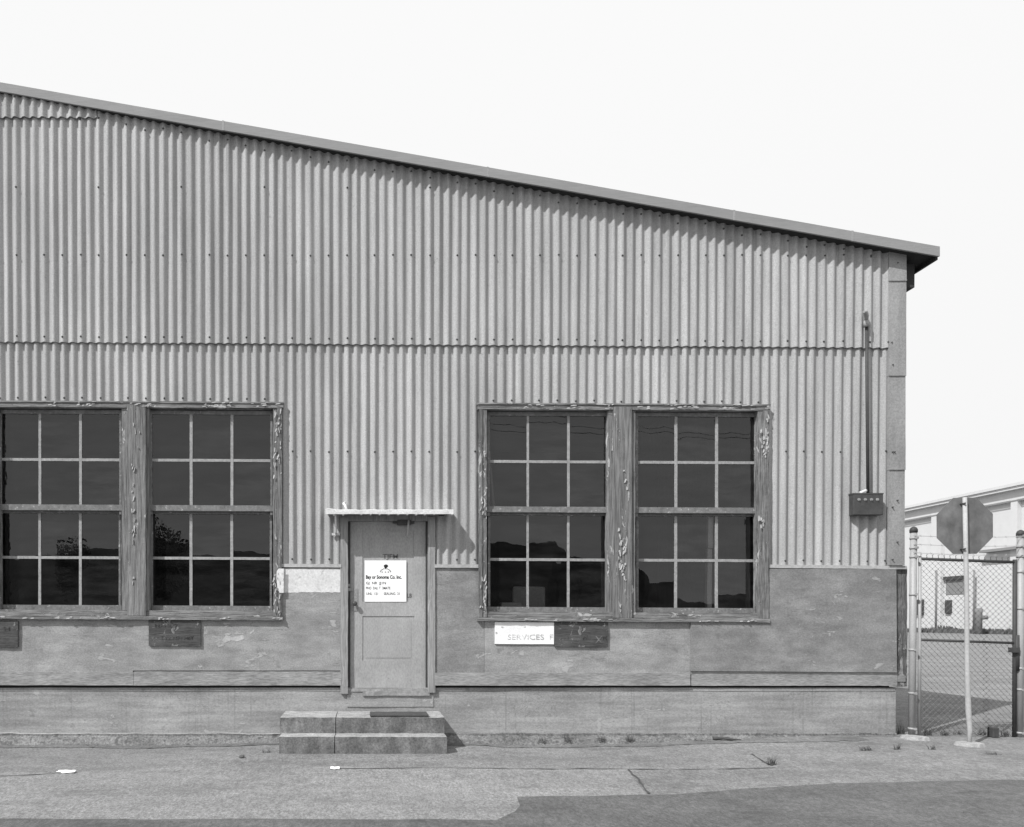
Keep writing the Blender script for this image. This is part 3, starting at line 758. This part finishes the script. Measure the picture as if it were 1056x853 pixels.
for poly in ([(229, 660.5), (233, 655), (240, 657.5), (250, 654.6), (252, 659), (245, 661.5), (238, 660.5), (232, 663)],
             [(231, 655), (234, 652.6), (239, 653.4), (236, 655)], [(242, 654), (244, 650.5), (247, 653.5), (254, 652.5), (250, 654)], [(257, 653), (262.5, 648.8), (262, 651.4), (258, 654.2)], [(224, 666.5), (229, 664.6), (232, 665.4), (226, 667.4)]):
    blob(poly, -.018, 'paint_scrape', 'drip', .9)

# ------------------------------------------------------------------ concrete steps
def gbox(b, x0, x1, yf, yb, z0, z1): b.box(x0, x1, yf, yb, z0, z1)
fu = P(288.6, 740.3, 0)
d_up = .57; d_lo = .82
ul, ur, zu = P(288.8, 740.2, -d_up).x, P(458.3, 740.2, -d_up).x, P(300, 740.0, -d_up).z
ll, lr, zl = P(287.8, 760.2, -d_lo).x, P(460.6, 760.2, -d_lo).x, P(300, 760.0, -d_lo).z
xm = P(346.2, 750, -d_up).x
steps = thing('concrete_steps', 'two chipped concrete steps below the closed door', 'steps', ((ul + ur) / 2, -.5, 0))
for (xa, xb, la, lb, o) in ((ul, xm - .004, ll, xm - .004, .0), (xm + .004, ur, xm + .004, lr, .006)):
    b = B()
    b.box(xa, xb, -d_up - o, .0, zl - .05, zu); b.rough(.045, .0045, 9)
    # lower step stands in front, butted against the riser
    c = B(); c.box(la, lb, -d_lo - o, -d_up + .02, -.06, zl); c.rough(.045, .0045, 9)
    me = bpy.data.meshes.new('tmp'); c.bm.to_mesh(me); c.bm.free(); b.bm.from_mesh(me); bpy.data.meshes.remove(me)
    c = B(); c.box(la + .02, lb - .01, -d_up + .0, .0, -.06, zl - .06)
    me = bpy.data.meshes.new('tmp'); c.bm.to_mesh(me); c.bm.free(); b.bm.from_mesh(me); bpy.data.meshes.remove(me)
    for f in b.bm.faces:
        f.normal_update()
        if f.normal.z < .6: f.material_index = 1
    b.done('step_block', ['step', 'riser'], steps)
m0, m1 = P(381.5, 735, -.5), P(441.5, 735, -.5)
b = B(); zz = zu + .009; y0 = -.56; y1 = -.23
b.box(m0.x, m1.x, y0, y1, zz, zz + .016); b.rough(.08, .003, 12)
tag(b.done('doormat', 'mat', None, False, ((m0.x + m1.x) / 2, y0, zz)), 'dark doormat lying on the top step before the door', 'doormat')

# ------------------------------------------------------------------ notice on the door, wall signs
NY = DY - .006
b = B(); b.rect(376, 578, 419, 620.6, NY, NY + .003)
T = NY - .0012
for txt, x0, x1, base, bold in (('Bay or Sonoma Co. Inc.', 377.3, 414.2, 596.8, .035), ('GJ  NR  JJ1N', 377.4, 398, 602.6, .012), ('PHO  DAJ  T  3MATE', 377.4, 402.6, 607.8, .012), ('UNL  121      SEALING  21', 377.8, 412.2, 613.6, .012)):
    text_mesh(b, txt, x0, x1, base, T, bold, mi=1, h=.030 if bold < .02 else .040)
# round emblem with an arc below
def disc(b, px, py, rx, rz, Y, mi, n=14):
    c = P(px, py, Y); b.bm.faces.new([b.bm.verts.new((c.x + rx * math.cos(2 * math.pi * k / n), Y, c.z + rz * math.sin(2 * math.pi * k / n))) for k in range(n)]).material_index = mi
disc(b, 398, 583.8, .026, .019, T, 1); disc(b, 397.6, 585.4, .014, .012, T - .0006, 1)
for k in range(9):
    t = math.pi * (.08 + .84 * k / 8); c = P(397.5, 590.6, T); rr = .062
    x, z = c.x + rr * math.cos(t), c.z + .046 * math.sin(t)
    b.quad([(x - .006, T, z - .006), (x + .006, T, z - .006), (x + .006, T, z + .007), (x - .006, T, z + .007)], 2)
for q in (-8, 0, 7): disc(b, 397.5 + q * .42, 590, .010, .007, T, 2, 8)
tag(b.done('door_notice', ['paper', 'ink', 'smudge_ink'], None, False, P(397.5, 599, NY)), 'square white notice with black print fixed to the door', 'notice')
b = B(); text_mesh(b, 'TJFM', 394.5, 410.5, 576.0, DY + .009 - .0016, .02, h=.052, mi=0); b.done('lettering', 'smudge_ink', door)
b = B(); text_mesh(b, 'LB', 419.8, 424.8, 616.2, DY + .009 - .0016, .03, h=.045, mi=0)
b.done('lettering', 'smudge_ink', door)

b = B(); SY = -.030
b.rect(510.3, 641.4, 571.3, 664.2, SY, -.0135, .6, .2); b.rough(.1, .0018, 9); 
text_mesh(b, 'SERVICES  F', 523.5, 570.4, 659.6, SY - .0035, -.004, h=.062, mi=1, tilt=0)
for px, py in ((518, 646.7), (511.8, 652.6), (541, 646)): disc(b, px, py, .013, .010, SY - .004, 1, 7)
tag(b.done('wall_sign', ['white', 'faded_ink'], None, False, P(540, 653, SY)), 'white board sign with faded lettering under the window right of the door', 'sign')
def plaque(x0, y0, x1, y1, Y, label, marks):
    b = B(); b.rect(x0, y0, x1, y1, Y, Y + .02, .5, .5); b.rough(.07, .0025, 12)
    for t, xa, xb, base, h in marks: text_mesh(b, t, xa, xb, base, Y - .004, .01, h=h, mi=1 if t != 'X' else 2)
    tag(b.done('wooden_plaque', ['plaque', 'ghost_ink', 'post'], None, False, P((x0 + x1) / 2, (y0 + y1) / 2, Y)), label, 'plaque', 'dark plaques under the windows')
plaque(153.3, 639.4, 207, 666, -.042, 'dark weathered plaque with two lines of worn lettering, left of the steps', [('NANUT', 160, 183, 646.6, .036), ('TYKNH HIT', 165, 200, 659.5, .036)])
plaque(-36, 640, 18.4, 666.6, -.042, 'dark weathered plaque cut off by the left edge of the photo', [('H', 4, 10, 650, .04)])
plaque(572, 641, 627.2, 667, -.038, 'dark scuffed plaque joined to the white sign', [('I', 585, 586.5, 659, .05), ('W', 599.5, 606, 659.5, .055), ('X', 613.5, 621.5, 663.5, .085), ('H', 622, 625.5, 660, .05)])

# ------------------------------------------------------------------ electrical box with its conduit
ex = thing('electrical_box', 'dark electrical box with four dials and a long conduit at the corner', 'electrical box', P(894, 530, -.06))
b = B(); b.rect(880.3, 508.8, 911, 531, -.105, -.02); b.bevel(.006, 2); b.rect(880, 508.4, 911.3, 509.8, -.108, -.02); b.done('box', 'dark_metal', ex)
for i, q in enumerate((886, 892.5, 898.8, 905)):
    b = B(); c = P(q, 515.3, -.11); b.tube([(c.x, -.104, c.z), (c.x, -.112, c.z)], .018, 10); b.tube([(c.x, -.111, c.z), (c.x, -.120, c.z)], .010, 8); b.done('dial', 'corner', ex)
b = B(); b.tube([P(893.6, 332, -.058), P(894.2, 420, -.058), P(895, 509, -.058)], .0165, 10); b.done('conduit', 'gate_dark', ex)
b = B(); b.tube([P(893.4, 337, -.075), P(893.4, 331, -.075)], .030, 10); b.tube([P(893.4, 331.5, -.075), P(893.6, 326, -.08), P(892.6, 322, -.12), P(891, 321.5, -.17)], [.022, .024, .024, .014], 8); b.done('weatherhead', 'grey_metal', ex)
b = B(); c = P(889, 508, -.09); b.tube([(c.x - .03, -.09, c.z - .01), (c.x + .05, -.085, c.z + .025)], .018, 7); b.done('conduit_fitting', 'hood', ex)

# ------------------------------------------------------------------ walk gate in chain link, its posts, wires
GY = -.10
def cyl_thing(name, label, cat, pts, r, mats, group=None):
    return None
gp = {}
def gate_post(px0, py0, px1, py1, r, Y, label, bands):
    a, c = P(px0, py0, Y), P(px1, py1, Y); g = ground_z(c.x, Y)
    c = Vector((c.x, Y, g - .05))
    t = thing('gate_post', label, 'post', (c.x, Y, g), 'gate posts')
    b = B(); b.tube([c, a], r, 14); b.done('pipe', 'grey_metal', t)
    b = B(); b.tube([a - Vector((0, 0, .02)), a + Vector((0, 0, .012)), a + Vector((0, 0, .035)), a + Vector((0, 0, .05))], [r * 1.16, r * 1.16, r * .9, r * .3], 14); b.done('post_cap', 'gate_dark', t)
    for py in bands:
        f = (py - py0) / (py1 - py0); p = a.lerp(c, f)
        b = B(); b.tube([p + Vector((0, 0, -.012)), p + Vector((0, 0, .012))], r * 1.14, 14); b.box(p.x - .01, p.x + .01, Y - r - .035, Y - r, p.z - .012, p.z + .012); b.done('band', 'grey_metal', t)
    return t
gate_post(942.2, 547.5, 940.3, 761, .035, GY, 'grey pipe gate post next to the building corner', (555, 565, 574, 612, 668, 712, 748))
gate_post(1052.4, 551, 1051.6, 766, .035, GY, 'grey pipe gate post with dark latch at right edge of photo', (553, 564, 574, 590, 628, 690, 712, 757))
gate = thing('walk_gate', 'chain link gate with dark top and middle rails behind the stop sign', 'gate', (P(1000, 760, GY).x, GY, .1))
gl, gr = (948.6, 1046.4)
pt = [P(gl, 576.3, GY), P(gr, 579.8, GY)]; pm = [P(gl, 659.8, GY), P(gr, 663.2, GY)]; pb = [P(gl - .6, 757.5, GY), P(gr - .6, 761, GY)]
b = B(); b.tube(pt, .017, 10); b.done('top_rail', 'gate_dark', gate)
b = B(); b.tube(pm, .015, 10); b.done('middle_rail', 'gate_dark', gate)
b = B(); b.tube([pt[0] + Vector((0, 0, .03)), pb[0]], .017, 10); b.done('stile', 'grey_metal', gate)
b = B(); b.tube([pt[1] + Vector((0, 0, .03)), pb[1]], .020, 10); b.done('stile', 'gate_dark', gate)
b = B(); b.tube([P(1048, 655, GY), P(1048.4, 692, GY)], .030, 10); b.rect(1045, 668, 1052, 673, GY - .05, GY + .02); b.done('latch', 'gate_dark', gate)
b = B(); q = P(1024.4, 764, GY - .02); b.box(q.x - .035, q.x + .035, GY - .06, GY + .03, ground_z(q.x, GY), ground_z(q.x, GY) + .12); b.bevel(.012, 2)
tag(b.done('gate_stop', 'gate_dark', None, False, (q.x, GY, .1)), 'small dark gate stop on the ground under the gate', 'gate stop')
# fabric: two families of leaning wires, woven
b = B(); y0t, y1b = 575.6, 757.5
W0, W1 = pt[0].x + .012, pt[1].x - .012; ZT0, ZB0 = pt[0].z + .02, pb[0].z + .01
zt_at = lambda x: ZT0 + (pt[1].z - pt[0].z) * (x - W0) / (W1 - W0)
dm = .0665; hw = (ZT0 - ZB0)
nz = int(round(hw / dm)); nx = int(round((W1 - W0) / dm)); dx = (W1 - W0) / nx; dz = hw / nz
def dpt(i, j, sgn):       # lattice of half diamonds
    x = W0 + dx * i / 2; z = zt_at(x) - dz * j / 2
    return Vector((x, GY - .004 * sgn, z))
for c in range(nx):        # each upright zigzag wire
    pts = [dpt(2 * c + (1 if j % 2 else 0) + (0 if c % 1 == 0 else 0), j, 1 if j % 2 else -1) for j in range(2 * nz + 1)]
    b.tube(pts, .0027, 4, False)
    pts = [dpt(2 * c + (1 if j % 2 else 2), j, -1 if j % 2 else 1) for j in range(2 * nz + 1)]
    b.tube(pts, .0027, 4, False)
    x = W0 + dx * c; z = zt_at(x)
    for s in (0,):
        b.tube([(x + dx * .1, GY, z - .01), (x - dx * .1, GY - .004, z + .030), (x + dx * .22, GY + .004, z + .032)], .0034, 4, False)
b.done('chain_link', 'wire', gate)
for k, (ya, yb) in enumerate(((552.5, 553.5), (561.3, 563), (570, 572.5))):
    b = B(); a, c = P(942, ya, GY - .04), P(1052, yb, GY - .04); n = 30; far = Vector((c.x + .06, c.y, c.z))
    pts = [a.lerp(c, i / n) + Vector((0, 0, -.012 * math.sin(math.pi * i / n))) for i in range(n + 1)] + [far]
    b.tube(pts, .0024, 4, False)
    for i in range(2, 30, 3):
        p = pts[i]
        for s in (-1, 1): b.tube([p + Vector((-.012 * s, 0, -.014)), p + Vector((.012 * s, 0, .014))], .0018, 3, False)
    tag(b.done('barbed_wire', 'grey_metal', None, False, a), ('uppermost', 'middle', 'lowest')[k] + ' strand of barbed wire strung over the gate', 'barbed wire', 'barbed wire strands')
def footing(px, py, rx, ry, label):
    c = on_ground(px, py); b = B(); n = 22; ring = []; top = []
    for k in range(n):
        t = 2 * math.pi * k / n; j = 1 + .25 * noise.noise(Vector((math.cos(t) * 2, math.sin(t) * 2, px)))
        ring.append(b.bm.verts.new((c.x + rx * j * math.cos(t), c.y + ry * j * math.sin(t), c.z - .02)))
        top.append(b.bm.verts.new((c.x + rx * .85 * j * math.cos(t), c.y + ry * .85 * j * math.sin(t), c.z + .035 + .01 * noise.noise(Vector((t * 2, px, 0))))))
    b.bm.faces.new(top)
    for k in range(n): b.bm.faces.new((ring[k], ring[(k + 1) % n], top[(k + 1) % n], top[k]))
    bmesh.ops.triangulate(b.bm, faces=[f for f in b.bm.faces if len(f.verts) > 4])
    tag(b.done('concrete_footing', 'pale_cement', None, False, c), label, 'footing', 'concrete footings')
footing(944, 762.4, .13, .13, 'pale concrete footing round the gate post by the building corner')
footing(1000, 769.2, .14, .12, 'pale concrete footing round the stop sign pole')

# ------------------------------------------------------------------ stop sign, seen from behind
SGY = -.62
base = P(999.3, 769, SGY); bz = ground_z(base.x, SGY)
sg = thing('stop_sign', 'octagonal road sign seen from behind on a bent pale pole', 'road sign', (base.x, SGY, bz))
c = P(994.9, 542.4, SGY + .035)
b = B(); rad = .306 / math.cos(math.pi / 8); fr = []; bk = []
for k in range(8):
    t = math.pi / 8 + k * math.pi / 4 + R(.8)
    fr.append(b.bm.verts.new((c.x + rad * math.cos(t), SGY + .033, c.z + rad * math.sin(t)))); bk.append(b.bm.verts.new((c.x + rad * math.cos(t), SGY + .037, c.z + rad * math.sin(t))))
b.bm.faces.new(fr); b.bm.faces.new(bk[::-1])
for k in range(8): b.bm.faces.new((fr[k], bk[k], bk[(k + 1) % 8], fr[(k + 1) % 8]))
b.done('sign_plate', 'sign_back', sg)
b = B()
pp = [P(999.2, 770, SGY), P(1000.2, 752, SGY), P(998.6, 732, SGY), P(997.4, 690, SGY), P(996.8, 610, SGY), P(996, 570, SGY), P(994.9, 513, SGY)]
pp[0].z = bz - .03
b.tube(pp, [.019, .024, .027, .024, .022, .022, .021], 10); b.done('pole', 'pole', sg)
for py in (519, 566):
    b = B(); q = P(995.2, py, SGY - .03); b.tube([(q.x, SGY - .034, q.z), (q.x, SGY + .03, q.z)], .009, 6); b.done('bolt', 'dark_metal', sg)

# ------------------------------------------------------------------ white building across the yard
WX = 64.0
base = PXp(995, 655, WX)
wb = thing('white_building', 'long white two tone building with pilasters beyond the gate', 'building', (WX, base.y, .1))
def yq(px, py=600): return PXp(px, py, WX).y
Y0, Y1 = yq(1130), yq(900)
zr_ = PXp(995, 511, WX).z; zf_ = PXp(995, 517, WX).z; zp_ = PXp(1030, 518.5, WX).z
b = B(); b.box(WX + .45, WX + 26, Y0, Y1, 0, zf_ + .1); b.done('wall', 'far_white', wb)
b = B(); b.box(WX, WX + .449, Y0, Y1, zp_, zf_ + .1); b.done('frieze', 'far_white', wb)
b = B(); b.box(WX - .55, WX + 26.5, Y0 - .5, Y1 + .5, zf_ + .102, zr_); b.box(WX - .7, WX - .552, Y0 - .5, Y1 + .5, zr_ - .22, zr_ + .06); b.done('roof', 'far_white', wb)
b = B(); b.box(WX - .03, WX - .005, Y0, Y1, zp_ - .16, zp_ - .03); b.done('frieze_edge', 'far_grey', wb)
for a, c in ((959.8, 970), (1041.5, 1048.5), (915, 922), (1118, 1124)):
    b = B(); b.box(WX, WX + .448, yq(c), yq(a), 0, zp_ - .003); b.done('pilaster', 'far_white', wb)
b = B(); q = PXp(1030, 567.5, WX).z; b.box(WX - .5, WX + .44, yq(1100), yq(1014), q - .12, q + .15); b.done('ledge', 'far_grey', wb)
def wrect(b, x0, y0, x1, y1, d, X0):
    a, c = PXp(x0, y0, X0), PXp(x1, y1, X0); b.box(X0 - d, X0 + .02, min(a.y, c.y), max(a.y, c.y), min(a.z, c.z), max(a.z, c.z))
WW = WX + .45
b = B(); wrect(b, 976, 597, 994.5, 612.5, .06, WW); wn_ = b.done('window', 'far_grey', wb)
b = B(); wrect(b, 975.4, 595, 995, 597.2, .30, WW); b.done('window_hood', 'far_dark', wn_)
b = B(); wrect(b, 976, 619, 982, 633, .25, WW); b.bevel(.1, 2); b.done('vent', 'far_dark', wb)
b = B(); wrect(b, 946.5, 618.5, 953, 634, .3, WW); b.done('meter_cabinet', 'far_dark', wb)
for q in (965.4, 1004.6):
    b = B(); a = PXp(q, 588, WX - .12); c = PXp(q, 655, WX - .12); b.tube([a, (c.x, a.y, .1)], .09, 8); b.done('downpipe', 'far_grey', wb)
q = PXp(1009.2, 657, WX - 3.5)
b = B(); h = 2.7; x, y = q.x, q.y
b.tube([(x, y, .05), (x, y, h - .5), (x, y, h - .2), (x, y, h)], [.30, .28, .34, .14], 12); b.tube([(x, y, h * .62), (x + .75, y - .1, h * .66)], .2, 10)
tag(b.done('standpipe', 'far_grey', None, False, (x, y, .1)), 'dark standpipe with a side outlet before the white building', 'standpipe')
# weeds at the foot of the white building: a low hedge-like band nobody could count
b = B()
for i in range(900):
    y = Y0 + (Y1 - Y0) * random.random(); x = WX - .4 - random.random() * 1.6; h = (.35 + .5 * random.random()) * (.6 + .8 * abs(noise.noise(Vector((y * .3, 0, 0)))))
    a = random.random() * 6.28; c_, s_ = math.cos(a) * .16, math.sin(a) * .16
    b.quad([(x - c_, y - s_, .09), (x + c_, y + s_, .09), (x + c_ * .4 + .1 * random.uniform(-1, 1), y + s_ * .4, .1 + h), (x - c_ * .4, y - s_ * .4, .1 + h * .9)])
o = b.done('weeds', 'weed', None); o['kind'] = 'stuff'; tag(o, 'low dry weeds growing along the foot of the white building', 'weeds')

# ------------------------------------------------------------------ things inside, dimly seen through the panes
b = B(); c = P(732.4, 600, .13); b.box(c.x - .034, c.x + .020, .13, .19, ZF, Z(566, .13)); b.box(c.x - .024, c.x + .034, .135, .185, Z(565, .13), Z(529, .13)); b.rough(.2, .004, 5)
tag(b.done('indoor_post', 'pale_inside', None, False, (c.x, .13, ZF)), 'pale upright post behind the glass of the rightmost sash window', 'post')
c = P(527, 628, .7)
desk = thing('desk', 'low desk behind the window right of the door', 'desk', (c.x + .5, .9, ZF))
zd = P(527, 629.5, .7).z
b = B(); b.box(c.x - .4, c.x + 1.4, .55, 1.25, zd - .04, zd); b.done('desk_top', 'inside', desk)
for sx in (c.x - .36, c.x + 1.36):
    for sy in (.59, 1.21):
        b = B(); b.box(sx - .03, sx + .03, sy - .03, sy + .03, ZF, zd - .042); b.done('leg', 'inside', desk)
b = B(); b.box(c.x - .12, c.x + .14, .7, .95, zd + .002, zd + .10); b.bevel(.006); tag(b.done('paper_box', 'pale_inside', None, False, (c.x, .8, zd)), 'small pale box on the desk behind the window', 'box')
c = P(558, 616, 1.0)
ch = thing('office_chair', 'grey chair back showing through the pane beside the small box', 'chair', (c.x, 1.55, ZF))
zt_ = P(558, 604, 1.5).z
b = B(); b.box(c.x - .22, c.x + .24, 1.75, 1.80, zt_ - .42, zt_); b.bevel(.03, 3); b.done('backrest', 'pale_inside', ch)
b = B(); b.box(c.x - .24, c.x + .26, 1.34, 1.74, ZF + .44, ZF + .50); b.bevel(.02, 2); b.done('seat', 'inside', ch)
for sx in (-.2, .22):
    for sy in (1.38, 1.7): 
        b = B(); b.tube([(c.x + sx, sy, ZF), (c.x + sx, sy, ZF + .44)], .018, 6); b.done('leg', 'gate_dark', ch)
    b = B(); b.tube([(c.x + sx * .8, 1.72, ZF + .46), (c.x + sx * .8, 1.775, zt_ - .3)], .018, 6); b.done('back_support', 'gate_dark', ch)
b = B(); b.tube([P(504.6, 466, .13), P(507, 495, .12), P(509.6, 527, .11)], .014, 6); tag(b.done('wooden_lath', 'pole', None, False, P(509.6, 527, .11)), 'thin pale lath leaning inside the first sash right of the door', 'lath')

# ------------------------------------------------------------------ weeds, litter, stones
def weed(px, py, h, n, spread, label):
    p = on_ground(px, py)
    if p.y > -.11 and px < 926: p = P(px, py, -.11); p.z = max(p.z - .03, ground_z(p.x, -.11))
    b = B()
    for i in range(n):
        a = random.uniform(0, 6.28); ln = h * random.uniform(.45, 1.1); lean = random.uniform(.1, .9) * spread
        q = p + Vector((random.uniform(-1, 1) * spread * .35, random.uniform(-.5, .5) * spread * .3, -.005)); d = Vector((math.cos(a), math.sin(a) * .6, 0)); wd = random.uniform(.0025, .005)
        s = Vector((-d.y, d.x, 0)) * wd; prev = None
        for k in range(4):
            t = k / 3; c = q + d * lean * t * t + Vector((0, 0, ln * (t - .25 * t * t)))
            cur = (b.bm.verts.new(c - s * (1 - t * .9)), b.bm.verts.new(c + s * (1 - t * .9)))
            if prev: b.bm.faces.new((prev[0], prev[1], cur[1], cur[0]))
            prev = cur
    tag(b.done('weed_tuft', 'weed', None, False, p), label, 'weed', 'weeds along the wall')
WEEDS = [(585, 761.5, .15, 34, .10, 'upright weed tuft at the wall below the white sign'), (560, 761.5, .09, 20, .10, 'sparse weed wisp at the wall right of the steps'),
         (620, 760.8, .10, 30, .13, 'low flat weed tuft at the wall under the middle of the window'), (649, 761, .15, 36, .12, 'tall weed tuft at the wall below the right end of the dark plaque'),
         (796, 789, .13, 60, .13, 'lone spiky weed growing in the pavement crack'), (893, 774, .09, 46, .17, 'low wide weed tuft near the building corner'),
         (925, 773, .10, 26, .10, 'small weed tuft just left of the gate post footing'), (961, 773, .09, 26, .10, 'small weed between the two concrete footings'),
         (929, 757, .22, 44, .12, 'dark weed clump in the gap between building corner and gate post'), (720, 761, .06, 16, .12, 'tiny weed at the wall below the panel joint'),
         (275, 776, .07, 24, .14, 'flat weed at the left end of the steps'), (1025, 778, .05, 30, .2, 'flat dry weed right of the stop sign pole'), (95, 769, .05, 18, .16, 'thin flat weed at the wall below the left window')]
WEEDS += [(957, 758.5, .16, 40, .12, 'weed tuft under the gate beside the left stile'), (974, 758.5, .12, 36, .14, 'low weed tuft under the gate, left of the stop sign pole'),
          (988, 757.5, .10, 30, .14, 'thin weed tuft under the gate just left of the sign pole'), (1012, 758, .13, 34, .12, 'weed tuft under the gate between sign pole and gate stop'), (1036, 760, .15, 40, .12, 'weed tuft under the gate beside the right stile')]
for wv in WEEDS: weed(*wv)
def scrap(px, py, sx, sy, label):
    p = on_ground(px, py); b = B(); n = 5
    g = [[b.bm.verts.new((p.x + sx * (i / n - .5), p.y + sy * (j / 3 - .5) + .02 * math.sin(i * 2), p.z + .012 + .022 * max(0, noise.noise(Vector((i * 1.1, j * 1.3, px)))) + .01 * (j == 3))) for j in range(4)] for i in range(n + 1)]
    for i in range(n):
        for j in range(3): b.bm.faces.new((g[i][j], g[i + 1][j], g[i + 1][j + 1], g[i][j + 1]))
    o = b.done('paper_scrap', 'paper', None, True, p); tag(o, label, 'litter', 'scraps of litter')
    md = o.modifiers.new('s', 'SOLIDIFY'); md.thickness = .003
scrap(68.5, 797.4, .17, .07, 'crumpled white paper scrap on the asphalt at far left')
scrap(345.5, 793.5, .09, .06, 'small white paper scrap on the asphalt before the steps')
scrap(567, 766.5, .10, .06, 'small pale litter scrap at the wall under the white sign')
def stone(px, py, r, label, mat='stone'):
    p = on_ground(px, py); b = B(); bmesh.ops.create_icosphere(b.bm, subdivisions=2, radius=r)
    for v in b.bm.verts:
        v.co *= 1 + .35 * noise.noise(v.co * (2.2 / r) + Vector((px, 0, 0))); v.co.z *= .65; v.co += p + Vector((0, 0, r * .4))
    tag(b.done('stone', mat, None, True, p), label, 'stone', 'stones on the ground')
stone(67, 766.5, .022, 'small black stone at the wall left of the left plaque')
stone(249.5, 781.5, .030, 'dark stone on the asphalt left of the steps')
stone(996, 839.5, .018, 'dark pebble on the road below the stop sign')
b = B(); p = on_ground(735, 764); q = on_ground(764, 765); b.tube([p + Vector((0, 0, .03)), p.lerp(q, .4) + Vector((0, 0, .035)), q + Vector((0, 0, .02))], [.022, .016, .006], 6); b.rough(.05, .008, 18)
tag(b.done('broken_stick', 'gate_dark', None, False, p), 'dark broken stick lying at the foot of the wall', 'stick')

# ------------------------------------------------------------------ what stands behind the photographer (mirrored in the panes)
prof = [(-500, 600), (-120, 590), (0, 580), (43, 578), (70, 574), (100, 570), (123, 569), (150, 566), (200, 571), (240, 573), (280, 575), (400, 570), (504, 563), (540, 565), (565, 566), (582, 562), (592, 572), (608, 577), (625, 571), (645, 580), (662, 592), (669, 606), (680, 604), (694, 600), (698, 611), (740, 616), (790, 612), (900, 600), (1300, 590)]
b = B(); prev = None; D = 300.0
for px in range(-500, 1300, 6):
    for (a, va), (c, vc) in zip(prof, prof[1:]):
        if a <= px <= c: py = va + (vc - va) * (px - a) / (c - a); break
    py += 1.4 * noise.noise(Vector((px * .05, 0, 0))) + .7 * noise.noise(Vector((px * .21, 0, 0)))
    x = (px - 378) / F * D; h = (640 - py) / F * D + 1.45; y = -(D - 8.6)
    cur = [b.bm.verts.new(q) for q in ((x * .86, y + 45, -1), (x * .95, y + 14, h * .62), (x, y, h), (x * 1.25, y - 90, -1))]
    if prev:
        for k in range(3): b.bm.faces.new((prev[k], prev[k + 1], cur[k + 1], cur[k]))
    prev = cur
structure(b.done('hills', 'hill'))
def tree(px, top, wpx, D, label):
    x = (px - 378) / F * D; y = -(D - 8.6); h = (640 - top) / F * D + 1.45; r = wpx / F * D / 2
    t = thing('tree', label, 'tree', (x, y, 0), 'trees across the road')
    b = B(); b.tube([(x, y, -.1), (x + .1, y, h * .35), (x, y + .1, h * .75)], [.35, .25, .08], 8)
    for k in range(6):
        a = k * 1.05; b.tube([(x, y, h * (.3 + .06 * k)), (x + r * .7 * math.cos(a), y + r * .7 * math.sin(a), h * (.5 + .06 * k))], [.12, .03], 5)
    b.done('trunk', 'bark', t)
    b = B()
    for k in range(2600):
        a = random.uniform(0, 6.28); u = random.uniform(-1, 1); rr = random.random() ** .45
        lob = .75 + .5 * noise.noise(Vector((math.cos(a) * 1.5, math.sin(a) * 1.5, u * 2 + px)))
        q = Vector((x + r * rr * lob * math.sqrt(1 - u * u) * math.cos(a), y + r * rr * lob * math.sqrt(1 - u * u) * math.sin(a), h * .62 + h * .37 * u * rr * lob))
        d1 = Vector((random.gauss(0, 1), random.gauss(0, 1), random.gauss(0, 1))).normalized() * .28; d2 = d1.orthogonal().normalized() * .2
        b.quad([q - d1, q + d2, q + d1, q - d2])
    b.done('crown', 'leaf', t)
tree(74, 552, 46, 120, 'round dark tree mirrored in the lower panes of the leftmost sash')
tree(172, 545, 56, 120, 'broad dark tree mirrored in the lower panes left of the door')
def pole(x, y, h, label):
    t = thing('utility_pole', label, 'utility pole', (x, y, 0), 'utility poles across the road')
    b = B(); b.tube([(x, y, -.2), (x, y, h)], [.16, .11], 10); b.done('shaft', 'bark', t)
    b = B(); b.box(x - .9, x + .9, y - .06, y + .06, h - .7, h - .56); b.done('crossarm', 'bark', t)
pole(-30, -14, 11.6, 'wooden utility pole across the road, to the left'); pole(30, -24, 9.6, 'wooden utility pole across the road, to the right')
for k, (sx, sag) in enumerate(((-.7, .5), (.7, .85))):
    b = B(); n = 24
    b.tube([(-30 + sx + 60 * i / n, -14 - 10 * i / n, 11.05 - 2 * i / n - sag * math.sin(math.pi * i / n)) for i in range(n + 1)], .010, 5)
    tag(b.done('power_cable', 'cable', None, False, (-30 + sx, -14, 11.05)), ('tighter', 'slacker')[k] + ' cable between the two utility poles', 'cable', 'power cables')
